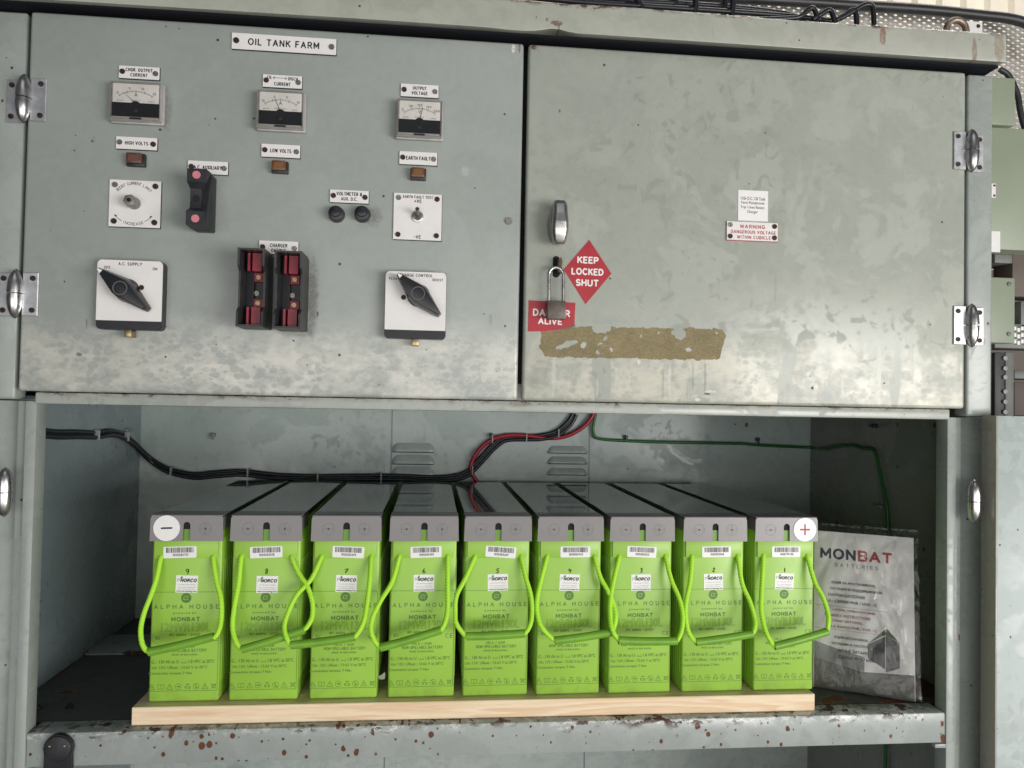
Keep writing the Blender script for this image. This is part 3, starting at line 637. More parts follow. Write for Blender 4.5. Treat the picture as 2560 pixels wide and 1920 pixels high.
# square plates
r, w_, h_ = nameplate('square white plate engraved BOOST CURRENT LIMIT with arrows and a hexagon stud', (237, 387), (345.5, 493), [], 4, sr=.005, sinset=.0095)
mb = MB(); mb.arctext('BOOST CURRENT LIMIT', -.002, .000, .0365, 90, 5.5, .0054, -.0034)
mb.arctext('INCREASE', -.002, .004, .0405, 270, 6.6, .0054, -.0034, True)
mb.ink('lettering', 'ink', r)
for a_, e_ in ((222, 241), (318, 299)):
    mb = MB(); mb.arc(-.002, .004, .0405, a_, e_, .0009, -.0034, 6); sg = 1 if a_ > 270 else -1
    x_ = -.002 + .0405 * math.cos(math.radians(a_)); z_ = .004 + .0405 * math.sin(math.radians(a_))
    mb.flat([(x_ + sg * .003, z_ + .003), (x_ - sg * .0025, z_ + .0012), (x_ - sg * .0005, z_ - .002)], -.00342); mb.ink('arrow', 'ink', r)
mb = MB(); mb.cyl(0, 0, -.0075, -.0032, .0105, 20, bev=.0006); mb.cyl(.000, 0, -.028, -.0075, .0108, 6, bev=.0008, ph=.2)
mb.build('stud', plain('stud_grey', (.26, .245, .225), .45, .6, .2, 120), r); MB().cyl(0, 0, -.0296, -.0288, .0035, 12).build('stud_bore', 'dark', r)
r, w_, h_ = nameplate('square white plate engraved EARTH FAULT TEST with a small toggle switch', (851, 416), (953, 520.5), [('EARTH FAULT TEST', 0, .425, .62, .062), ('+VE', -.0, .335, .15, .075), ('-VE', 0, -.435, .15, .075)], 4, sr=.0048, sinset=.009)
MB().cyl(0, 0, -.007, -.0032, .0108, 22, bev=.0008).build('toggle_collar', 'steel', r)
mb = MB(); mb.cyl(0, 0, -.0105, -.0071, .0075, 18); mb.tube([(0, -.009, 0), (0, -.018, .0045), (0, -.027, .009)], .003, 10, 3, rfun=lambda u: .0025 + .0014 * u)
mb.build('toggle_lever', plain('toggle_metal', (.20, .185, .17), .35, .8, .2, 200), r)

# meters
def meter(label, TL, BR, letter, nums, needle, smudge, sub_):
    cx, cz, w_, h_ = rect(TL, BR, -.012); a, b = w_ / 2, h_ / 2
    r = thing('panel_meter', label, 'meter', (cx, 0, cz), 'square panel meters on the left door')
    mb = MB(); mb.box(-a, a, -.0085, -.0003, -b, b, .0025); mb.box(-a + .002, a - .002, -.016, -.0085, -b + .002, b - .002, .002)
    mb.build('case', 'case', r)
    iw, ih = a - .0065, b * .87
    MB().box(-iw, iw, -.0168, -.0161, -.065 * b, ih).build('dial', 'dial', r)
    mb = MB(); mb.box(-iw - .001, iw + .001, -.0175, -.0161, -.74 * b, -.0655 * b)
    pts = [(.0065 * math.cos(PI * i / 12), -.075 * b + .0035 * math.sin(PI * i / 12)) for i in range(13)]; mb.prism(pts, -.0179, -.0161)
    mb.build('lower_mask', 'black', r)
    mb = MB().cyl(0, -.42 * b, -.0186, -.0175, .0045, 16, bev=.0004); mb.build('zero_screw', 'bakelite', r)
    MB().box(-.010, .010, -.0172, -.0161, -.86 * b, -.77 * b).build('latch', 'bakelite', r)
    pz, R = -.9 * b, 1.4 * b
    mb = MB(); mb.arc(0, pz, R, 57, 123, .0006, -.0170, 24)
    n = 20
    for i in range(n + 1):
        an = math.radians(123 - 66 * i / n); big = i % 5 == 0
        l0, l1 = R - (.0008 if not big else .002), R + (.002 if not big else .003)
        mb.stroke([(l0 * math.cos(an), pz + l0 * math.sin(an)), (l1 * math.cos(an), pz + l1 * math.sin(an))], .0004 if not big else .0008, -.01702)
    for i, s_ in enumerate(nums):
        an = math.radians(123 - 66 * i / (len(nums) - 1)); l = R + .0062
        mb.eng(s_, l * math.cos(an), pz + l * math.sin(an), None, .0042, -.01703, wt=.16)
    mb.eng(letter, 0, .34 * b, None, .0068, -.01703, wt=.14)
    mb.text(sub_[0], 0, .06 * b, .016 if len(sub_[0]) < 8 else .022, .0022, -.01703)
    mb.text(sub_[1], -.68 * iw, .03 * b, .010, .0022, -.01703); mb.text(sub_[2], .66 * iw, .03 * b, .010, .0022, -.01703)
    mb.ink('scale', 'greyink', r)
    an = math.radians(needle); mb = MB()
    mb.prism([(.00055, -.07 * b), (-.00055, -.07 * b), (R * 1.04 * math.cos(an) - .0003, pz + R * 1.04 * math.sin(an)), (R * 1.04 * math.cos(an) + .0003, pz + R * 1.04 * math.sin(an))], -.0185, -.0182)
    mb.build('needle', 'ink', r)
    MB().box(-a + .003, a - .003, -.0215, -.0200, -b + .003, b - .003, .0006, 1).build('cover', 'pane', r)
    mb = MB()
    for (x0, x1, z0, z1) in ((-a + .0025, -a + .004, -b + .0025, b - .0025), (a - .004, a - .0025, -b + .0025, b - .0025), (-a + .004, a - .004, b - .004, b - .0025), (-a + .004, a - .004, -b + .0025, -b + .004)):
        mb.box(x0, x1, -.0199, -.0161, z0, z1)
    mb.build('cover_rim', 'case', r)
meter('square ammeter with its needle far left under CHGR. OUTPUT CURRENT', (239, 175), (352, 269), 'A', ('0', '5', '10', '15'), 114, 1, ('DIRECT', 'BS 89', 'MADE IN'))
meter('square ammeter with centre zero scale under CH. DISCH. CURRENT', (555, 194), (659, 285), 'A', ('10', '0', '5', '10'), 101, 0, ('INTERNAL SHUNT', 'BS 89', 'MADE IN'))
meter('square voltmeter scaled 0 to 200 under OUTPUT VOLTAGE', (856, 213), (957, 303), 'V', ('0', '50', '100', '150', '200'), 84, 0, ('DIRECT', 'BS 89', 'MADE IN'))

# indicator lamps (unlit)
for (TL, BR, lab, mt) in (((274, 331), (313, 360), 'dull red square indicator under the HIGH VOLTS plate', 'redlens'), ((587, 348), (622, 375), 'amber square indicator under the LOW VOLTS plate', 'amber'), ((887, 363), (920, 389.5), 'amber square indicator under the EARTH FAULT plate', 'amber')):
    cx, cz, w_, h_ = rect(TL, BR, -.008); r = thing('indicator_lamp', lab, 'indicator', (cx, 0, cz), 'square indicator lamps')
    MB().box(-w_ / 2, w_ / 2, -.010, -.0003, -h_ / 2, h_ / 2, .0012).build('body', 'black', r)
    mb = MB().box(-w_ * .44, w_ * .40, -.017, -.0101, -h_ * .34, h_ * .48, .0015); mb.build('lens', mt, r)
    MB().box(-w_ * .30, w_ * .27, -.0175, -.0171, -h_ * .19, h_ * .31, .0004, 1).build('lens_cap', plain('lens_face', (.18, .080, .028) if mt == 'amber' else (.13, .055, .038), .45), r)

# terminal knobs
for px, lab in ((726, 'black round screw-in fuse, left under VOLTMETER & AUX. D.C.'), (782, 'black round screw-in fuse, right, grime smudged around it')):
    q = W(px, 461, -.012); r = thing('round_fuse', lab, 'fuse', (q.x, 0, q.z), 'round black fuses')
    MB().cyl(0, 0, -.004, -.0003, .0148, 24, bev=.001).build('collar', 'bakelite', r)
    mb = MB().cyl(0, 0, -.018, -.0041, .0132, 18, .0138, .001); mb.cyl(0, 0, -.025, -.018, .0082, 18, bev=.001); mb.build('cap', 'black', r)

# closed fuse holder
a = W(404, 362, -.060); b = W(443, 488, -.060)
cx, cz, w_, h_ = (a.x + b.x) / 2, (a.z + b.z) / 2, b.x - a.x, a.z - b.z
r = thing('fuse_carrier', 'black fuse carrier with two pink discs under the A.C. AUXILIARY plate', 'fuse holder', (cx, 0, cz))
mb = MB(); hw, hh2 = w_ / 2, h_ / 2
mb.box(-hw, hw, -.030, -.0003, -hh2, hh2, .003)
side = [(-.0305, hh2), (-.060, hh2 - .001), (-.060, hh2 * .52), (-.050, hh2 * .34), (-.048, 0), (-.050, -hh2 * .34), (-.060, -hh2 * .5), (-.060, -hh2 + .002), (-.0305, -hh2)]
va = [mb.bm.verts.new((-hw * (.98 if abs(z) > hh2 * .4 else .82), y, z)) for y, z in side]; vb = [mb.bm.verts.new((hw * (.98 if abs(z) > hh2 * .4 else .35), y, z)) for y, z in side]
mb.bm.faces.new(va); mb.bm.faces.new(vb[::-1])
for i in range(len(side)): mb.bm.faces.new((va[i], vb[i], vb[(i + 1) % len(side)], va[(i + 1) % len(side)]))
mb.build('body', 'bakelite', r, 40)
for sz in (1, -1): MB().cyl(0, sz * hh2 * .76, -.0615, -.0602, .0068, 20).build('disc', 'pink', r)
MB().cyl(-hw * .2, 0, -.0490, -.0478, .006, 14).build('finger_hole', 'dark', r)

# open fuse bases
for (TL, BR, lab) in (((513, 534), (567, 706), 'open black fuse holder with red contacts, left of the pair'), ((593, 540), (648, 710), 'open black fuse holder with red contacts, right of the pair, dust along its side')):
    a = W(*TL, -.072); b = W(*BR, -.072); cx, cz, w_, h_ = (a.x + b.x) / 2, (a.z + b.z) / 2, b.x - a.x, a.z - b.z
    r = thing('fuse_holder', lab, 'fuse holder', (cx, 0, cz), 'open fuse holders'); hw, hh2 = w_ / 2, h_ / 2; tk = .0035
    mb = MB(); mb.box(-hw, hw, -.008, -.0003, -hh2 + .002, hh2 - .002)
    for sx in (-1, 1):
        sidep = [(-.0085, hh2), (-.072, hh2), (-.070, hh2 * .56), (-.060, hh2 * .42), (-.060, -hh2 * .48), (-.070, -hh2 * .62), (-.072, -hh2), (-.0085, -hh2)]
        x0, x1 = (-hw, -hw + tk) if sx < 0 else (hw - tk, hw)
        va = [mb.bm.verts.new((x0, y, z)) for y, z in sidep]; vb = [mb.bm.verts.new((x1, y, z)) for y, z in sidep]
        mb.bm.faces.new(va); mb.bm.faces.new(vb[::-1])
        for i in range(len(sidep)): mb.bm.faces.new((va[i], vb[i], vb[(i + 1) % len(sidep)], va[(i + 1) % len(sidep)]))
    mb.box(-hw + tk, hw - tk, -.0715, -.0085, hh2 - tk, hh2 - .0002); mb.box(-hw + tk, hw - tk, -.0715, -.0085, -hh2 + .0002, -hh2 + tk)
    mb._bev([], 0, 1); mb.build('shell', 'fuse_grey', r)
    MB().box(-hw + tk + .0003, hw - tk - .0003, -.022, -.0083, -hh2 + tk + .0003, hh2 - tk - .0003).build('bed', 'black', r)
    MB().box(-.0055, -.0042, -.030, -.0221, -hh2 * .55, hh2 * .55).build('barrier', 'bakelite', r)
    for sz in (1, -1):
        mb = MB(); zc = sz * hh2 * .70
        mb.box(-.011, -.0065, -.050, -.0221, zc - .016, zc + .016, .0008, 1); mb.box(-.003, .0135, -.050, -.0221, zc - .016, zc + .016, .0008, 1)
        mb.box(-.003, .0135, -.034, -.0221, zc - sz * .0245 - .008, zc - sz * .0245 + .008, .0008, 1)
        mb.build('contact_block', 'fuse_red', r)
        MB().screw(.005, zc - sz * .0245, -.0341, .0042, .9, .003).build('terminal_screw', 'brass', r)
    mb = MB(); mb.screw(.0, -.004, -.0222, .0045, .5, .004); mb.build('fixing_screw', 'screw_steel', r)

# rotary switches
def rotary(label, TL, BR, lines, kc, hole, seed):
    a = W(*TL, -.021); b = W(*BR, -.021); cx, cz, w_, h_ = (a.x + b.x) / 2, (a.z + b.z) / 2, b.x - a.x, a.z - b.z
    r = thing('rotary_switch', label, 'switch', (cx, 0, cz), 'rotary switches on the left door'); hw, hh2 = w_ / 2, h_ / 2
    def rnd(x0, x1, z0, z1, rt_, rb):
        P = []
        for (px, pz, r_, a0) in ((x1, z1, rt_, 0), (x0, z1, rt_, 90), (x0, z0, rb, 180), (x1, z0, rb, 270)):
            ccx = px - r_ if px == x1 else px + r_; ccz = pz - r_ if pz == z1 else pz + r_
            P += [(ccx + r_ * math.cos(math.radians(a0 + 90 * i / 5)), ccz + r_ * math.sin(math.radians(a0 + 90 * i / 5))) for i in range(6)]
        return P
    MB().prism(rnd(-hw - .0005, hw + .0005, -hh2 - .0155, hh2 + .0005, .008, .008), -.0200, -.0003, .0008, 1).build('base', 'black', r)
    MB().prism(rnd(-hw, hw, -hh2, hh2, .008, .0006), -.0212, -.02005).build('plate', 'white', r)
    mb = MB()
    for (txt, x, z, tw, th) in lines: mb.eng(txt, x * w_, z * h_, tw * w_, th, -.0214, wt=.16)
    mb.ink('lettering', 'ink', r)
    MB().box(-.0050, .0070, -.026, -.004, -hh2 - .0285, -hh2 - .0160, .0012).build('tab', 'brass', r)
    for hx in hole: MB().cyl(hx * hw, .006, -.0216, -.0211, .0046, 16).build('plate_hole', 'screw_rust', r)
    ox, oz = kc
    mb = MB(); mb.cyl(ox, oz, -.030, -.0213, .0185, 24, .021)
    an = math.radians(135 + seed); ux, uz = math.cos(an), math.sin(an); vx, vz = -uz, ux
    def pt(l, s_): return (ox + ux * l + vx * s_, oz + uz * l + vz * s_)
    fp = [pt(.0505, .0022), pt(.006, .0148), pt(-.006, .0148), pt(-.0505, .0030), pt(-.0505, -.0030), pt(-.006, -.0148), pt(.006, -.0148), pt(.0505, -.0022)]
    bp_ = [pt(.0515, .0028), pt(.008, .0185), pt(-.008, .0185), pt(-.0535, .0045), pt(-.0535, -.0045), pt(-.008, -.0185), pt(.008, -.0185), pt(.0515, -.0028)]
    mb.prism(fp[::-1], -.050, -.0255, .0012, 2, top=bp_[::-1])
    mb.build('knob', 'black', r)
    mb = MB()
    R0, R1 = .0122, .0106
    for i in range(24):
        a0, a1 = 2 * PI * i / 24, 2 * PI * (i + 1) / 24
        mb.prism([(ox + R1 * math.cos(a0), oz + R1 * math.sin(a0)), (ox + R0 * math.cos(a0), oz + R0 * math.sin(a0)), (ox + R0 * math.cos(a1), oz + R0 * math.sin(a1)), (ox + R1 * math.cos(a1), oz + R1 * math.sin(a1))], -.0513, -.0499)
    mb.build('knob_ring', plain('ring_grey', (.11, .11, .11), .4), r)
    q0 = pt(.046, 0); mb = MB(); mb.prism([pt(.0495, .0012), pt(.042, .0035), pt(.042, -.0035), pt(.0495, -.0012)][::-1], -.0506, -.0499); mb.build('pointer_mark', 'sticker', r)
rotary('black handled rotary switch on a white plate marked A.C. SUPPLY', (211, 560), (348.5, 695), [('A.C. SUPPLY', .0, .44, .36, .0058), ('OFF', -.35, .372, .095, .0050), ('ON', .38, .372, .068, .0050)], (-.004, .000), (.36,), 5)
rotary('black handled rotary switch on a white plate marked CHARGE CONTROL', (833.5, 585), (962, 715), [('CHARGE CONTROL', -.0, .44, .54, .0056), ('FLOAT', -.36, .372, .165, .0048), ('BOOST', .36, .372, .175, .0048)], (.005, .010), (-.4, .42), 2)
# grime smear beside the fuse bases stays part of the door paint

# ------------------------------------------------------------------ right door signs
pts = [W(x, y, -.001) for x, y in ((1273, 518), (1321, 591), (1265, 657), (1218, 582))]
c_ = sum(pts, Vector()) / 4; r = thing('diamond_sign', 'red diamond sticker lettered KEEP LOCKED SHUT beside the padlock', 'sign', (c_.x, 0, c_.z))
MB().prism([(p_.x - c_.x, p_.z - c_.z) for p_ in pts], -.0010, -.0002).build('sheet', 'red', r)
mb = MB(); k = .000857
for txt, x, y, wd, h in (('KEEP', 1270, 562, 47, 15.5), ('LOCKED', 1269, 587, 71, 15.5), ('SHUT', 1268.5, 611, 51, 15.5)):
    q = W(x, y, -.001); mb.eng(txt, q.x - c_.x, q.z - c_.z, wd * k, h * k, -.0012, wt=.21, sp=.12, rot=-.01)
mb.ink('lettering', 'signwhite', r)
pts = [W(x, y, -.001) for x, y in ((1142, 648.5), (1243, 654), (1241, 700), (1224, 706.5), (1206, 712), (1180, 715.5), (1140.5, 716))]
c_ = W(1190, 683, 0); r = thing('warning_sticker', 'red sticker lettered DANGER ALIVE behind the padlock, lower corner peeling', 'sign', (c_.x, 0, c_.z))
MB().prism([(p_.x - c_.x, p_.z - c_.z) for p_ in pts], -.0010, -.0002).build('sheet', 'red', r)
mb = MB()
for txt, x, y, wd, h in (('DANGER', 1191.5, 676, 82, 16), ('ALIVE', 1188.5, 694, 53, 14.5)):
    q = W(x, y, -.001); mb.eng(txt, q.x - c_.x, q.z - c_.z, wd * k, h * k, -.0012, wt=.20, sp=.12, rot=-.012)
mb.ink('lettering', 'signwhite', r)
mb = MB(); curl = [W(x, y, 0) for x, y in ((1241, 700), (1224, 706.5), (1206, 712), (1180, 715.5))]; cu2 = [W(x, y, 0) for x, y in ((1241, 704), (1222, 710), (1204, 714.5), (1180, 716.3))]
va = [mb.bm.verts.new((p_.x - c_.x, -.0011, p_.z - c_.z)) for p_ in curl]; vb = [mb.bm.verts.new((p_.x - c_.x, -.007 * (1 - i / 3) - .0012, p_.z - c_.z - .001)) for i, p_ in enumerate(cu2)]
for i in range(3): mb.bm.faces.new((va[i], va[i + 1], vb[i + 1], vb[i]))
mb.build('peeled_edge', plain('sticker_back', (.55, .36, .30), .5), r)

# padlock
q = W(1201.5, 670, -.02); r = thing('padlock', 'long shackle padlock with a dark bronze body hanging on the right door', 'padlock', (q.x, 0, q.z)); 
bw, bh = .0172, .0172
mb = MB().box(-bw, bw, -.0265, -.0105, -bh, bh, .002); mb.build('body', 'lockbody', r)
za = W(1201.5, 578, -.0185).z - q.z; sw = .0135
path = [(-sw, -.0185, bh - .004), (-sw, -.0185, bh + .03), (-sw, -.0185, za - sw)] + [(-sw * math.cos(PI * i / 8), -.0185, za - sw + sw * 1.0 * math.sin(PI * i / 8)) for i in range(1, 8)] + [(sw, -.0185, za - sw), (sw, -.0185, bh + .03), (sw, -.0185, bh - .004)]
mb = MB().tube(path, .0031, 10, 2); mb.build('shackle', 'chrome', r, 60)
r.rotation_euler = (0, math.radians(-1.0), 0)

# paper label and warning plate
cx, cz, w_, h_ = rect((1595, 410), (1658.7, 478.7), -.001); r = thing('paper_label', 'small white paper label about the battery charger above the warning plate', 'label', (cx, 0, cz))
MB().box(-w_ / 2, w_ / 2, -.0008, -.0002, -h_ / 2, h_ / 2).build('sheet', 'paper', r)
mb = MB()
for txt, x, y, wd, h in (('110v D.C. Oil Tank', 1627, 429, 57, 7.4), ('Farm Pumphouse', 1626.5, 439, 54, 8), ('Trip / close Battery', 1626, 448.7, 56, 8), ('Charger', 1625.5, 458.3, 25, 8)):
    q = W(x, y, -.001); mb.text(txt, q.x - cx, q.z - cz, wd * k, h * k, -.001, smear=.004)
mb.ink('lettering', 'ink', r)
cx, cz, w_, h_ = rect((1570.3, 477.5), (1680, 522), -.003); r, w_, h_ = nameplate('white plate engraved in red WARNING DANGEROUS VOLTAGE WITHIN CUBICLE', (1570.3, 477.5), (1680, 522), [('WARNING', .0, .25, .49, .21), ('DANGEROUS VOLTAGE', .02, -.05, .88, .185), ('WITHIN CUBICLE', .03, -.33, .66, .185)], 4, ink='redink', group=None, edge=M['redink'], sinset=.0068, sr=.0047)
# tape residue
def vnoise(x, z):
    def h(i, j): 
        n = math.sin(i * 127.1 + j * 311.7) * 43758.5453; return n - math.floor(n)
    i, j = math.floor(x), math.floor(z); fx, fz = x - i, z - j; fx = fx * fx * (3 - 2 * fx); fz = fz * fz * (3 - 2 * fz)
    return (h(i, j) * (1 - fx) + h(i + 1, j) * fx) * (1 - fz) + (h(i, j + 1) * (1 - fx) + h(i + 1, j + 1) * fx) * fz
def fb(x, z): return .5 * vnoise(x, z) + .3 * vnoise(2.1 * x + 7, 2.1 * z + 3) + .2 * vnoise(4.3 * x + 1, 4.3 * z + 9)
poly = [W(x, y, 0) for x, y in ((1172.5, 704), (1563, 711), (1569, 724), (1558, 763), (1551, 778), (1180, 771), (1165, 750))]
holes = [(W(x, y, 0), rx * k, rz * k, an) for x, y, rx, rz, an in ((1224, 744, 27, 6, .35), (1260, 746, 8, 6, .1), (1291, 761, 5, 5, .8), (1307, 733, 7, 4, .8), (1467, 720, 17, 13, -.2), (1485, 756, 8, 4, 0), (1299, 709, 22, 11, 0), (1385, 726, 3, 3, 0), (1323, 756, 3, 3, 0), (1425, 718, 4, 3, 0), (1296, 744, 5, 3, .5), (1550, 718, 3, 3, 0))]
def inside(x, z):
    c = False; n = len(poly); j = n - 1
    for i in range(n):
        if (poly[i].z > z) != (poly[j].z > z) and x < (poly[j].x - poly[i].x) * (z - poly[i].z) / (poly[j].z - poly[i].z) + poly[i].x: c = not c
        j = i
    return c
mb = MB(); x0 = min(p_.x for p_ in poly) - .004; x1 = max(p_.x for p_ in poly) + .004; z0 = min(p_.z for p_ in poly) - .004; z1 = max(p_.z for p_ in poly) + .004
st = .0013; vd = {}
def gv(i, j):
    if (i, j) not in vd: vd[i, j] = mb.bm.verts.new((x0 + i * st, -.0006, z0 + j * st))
    return vd[i, j]
for i in range(int((x1 - x0) / st)):
    for j in range(int((z1 - z0) / st)):
        x = x0 + (i + .5) * st; z = z0 + (j + .5) * st
        wx = (fb(x * 110, z * 110) - .5) * .007; wz = (fb(x * 110 + 40, z * 110 + 20) - .5) * .007
        if not inside(x + wx, z + wz): continue
        bad = False
        for (p_, rx, rz, an) in holes:
            u = (x + wx * 1.2 - p_.x); v = (z + wz * 1.2 - p_.z); c, s_ = math.cos(an), math.sin(an)
            if ((u * c + v * s_) / rx) ** 2 + ((-u * s_ + v * c) / rz) ** 2 < 1: bad = True; break
        if bad or fb(x * 60 + 11, z * 60) > .87: continue
        mb.bm.faces.new((gv(i, j), gv(i + 1, j), gv(i + 1, j + 1), gv(i, j + 1)))
mb.xf(Matrix.Translation(-poly[0])); tp = mb.build('tape_residue', 'tape', smooth=None); tp.location = (poly[0].x, 0, poly[0].z)
for v in tp.data.vertices: v.co.y = -.0006
tag(tp, 'ragged brown strip of old tape glue under the red stickers', 'tape residue')

# ------------------------------------------------------------------ plank and batteries
mb = MB(); mb.box(0, 1.294, 0, .60, .0005, .0335, .0012, 1)
pl = mb.build('plank', 'wood'); pl.location = (-.686, .0415, -.614); tag(pl, 'pale pine plank lying on the shelf under the nine batteries', 'plank')

BX = {9: -.60275, 8: -.4594, 7: -.3124, 6: -.1666, 5: -.0254, 4: .1161, 3: .25825, 2: .4056, 1: .5524}
BYAW = {9: 0, 8: 0, 7: .004, 6: .010, 5: .018, 4: .018, 3: .014, 2: .010, 1: .006}
SER = {9: '1020282731', 8: '1020283518', 7: '1020283395', 6: '1020283405', 5: '1020283369', 4: '1020004943', 3: '1020283522', 2: '1020283548', 1: '1008719720'}
BCX = {9: -.012, 8: .0, 7: .004, 6: .004, 5: .006, 4: .010, 3: .0, 2: .004, 1: .001}
BCR = {9: 1.2, 8: 1.8, 7: -2.2, 6: 1.5, 5: -4.0, 4: 0, 3: -2.5, 2: 0.5, 1: 0}
BZ, BYF = -.5803, .062            # underside of the bodies, face plane
share = {}
def inst(key, name, maker, parent):
    if key not in share:
        o = maker(); share[key] = o.data; return o
    o = bpy.data.objects.new(name, share[key]); COL.objects.link(o); o.parent = parent; return o
HT = .345
def body_mesh(par):
    mb = MB(); mb.box(-.0625, .0625, 0, .575, 0, HT - .012, .004, 3)
    mb.box(-.0585, .0560, -.0045, .010, .265, .2985, .0015)          # raised header
    for i in range(46): mb.box(-.0634, -.0622, .012 + i * .012, .018 + i * .012, .035, .26)
    for i in range(46): mb.box(.0622, .0634, .012 + i * .012, .018 + i * .012, .035, .26)
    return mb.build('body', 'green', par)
def lid_mesh(par):
    mb = MB(); w2 = .0655; zt = HT; zb = .2975; y0, y1 = -.0085, -.0065; sw_ = .0062
    arcp = [(sw_ * math.cos(PI * i / 8), zt - .012 - sw_ + sw_ * math.sin(PI * i / 8)) for i in range(9)]
    poly_ = [(-w2, zb), (-sw_, zb)] + [(x, z) for x, z in arcp[::-1]] + [(sw_, zb), (w2, zb), (w2 - .001, zt - .005), (w2 - .004, zt - .0005), (-w2 + .004, zt - .0005), (-w2 + .001, zt - .005)]
    mb.prism(poly_[::-1], y0, y1)
    for a, b in (((-w2 + .001, -w2 + .003), (zb + .02, zt - .003)), ((w2 - .003, w2 - .001), (zb + .02, zt - .003))):
        mb.box(a[0], a[1], y1 + .0002, .06, b[0], b[1])
    mb.box(-w2 + .001, w2 - .001, y0 + .0006, .040, zt - .002, zt + .0012, .0016, 3)
    return mb.build('lid', 'lid', par)
def lidtop_mesh(par):
    mb = MB(); mb.box(-.0635, .0635, .0404, .580, HT - .002, HT + .0008, .0008, 1)
    for sx in (-1, 1): mb.box(sx * .0612 - .001, sx * .0612 + .001, .0404, .58, HT - .012, HT - .0021)
    return mb.build('lid_top', 'lidtop', par)
def marks_mesh(par):
    mb = MB()
    for sx, plus in ((-1, 0), (1, 1)):
        cx_ = sx * .0335; zz = .3205
        mb.arc(cx_, zz, .0108, 0, 360, .0007, -.00862, 32)
        for dz in (-.0012, .0012): mb.stroke([(cx_ - .0105, zz + dz), (cx_ + .0105, zz + dz)], .0004, -.00864)
        if plus:
            for dz in (-.0012, .0012): mb.stroke([(cx_ + dz, zz - .0105), (cx_ + dz, zz + .0105)], .0004, -.00866)
    return mb.ink('terminal_mark', plain('lid_groove', (.13, .12, .125), .5), par)
def dots_mesh(par):
    mb = MB()
    for sx in (-1, 1): mb.cyl(sx * .0335, .3205, -.0089, -.0086, .0015, 10)
    return mb.build('terminal_hole', 'dark', par)
def recess_mesh(par):
    return MB().box(-.0065, .0065, -.0045, .004, .2986, HT - .0125).build('lid_slot', plain('slot_green', (.12, .27, .02), .4), par)
def throat_mesh(par):
    return MB().box(-.0066, .0066, -.0050, .004, HT - .026, HT - .0122).build('lid_throat', 'dark', par)
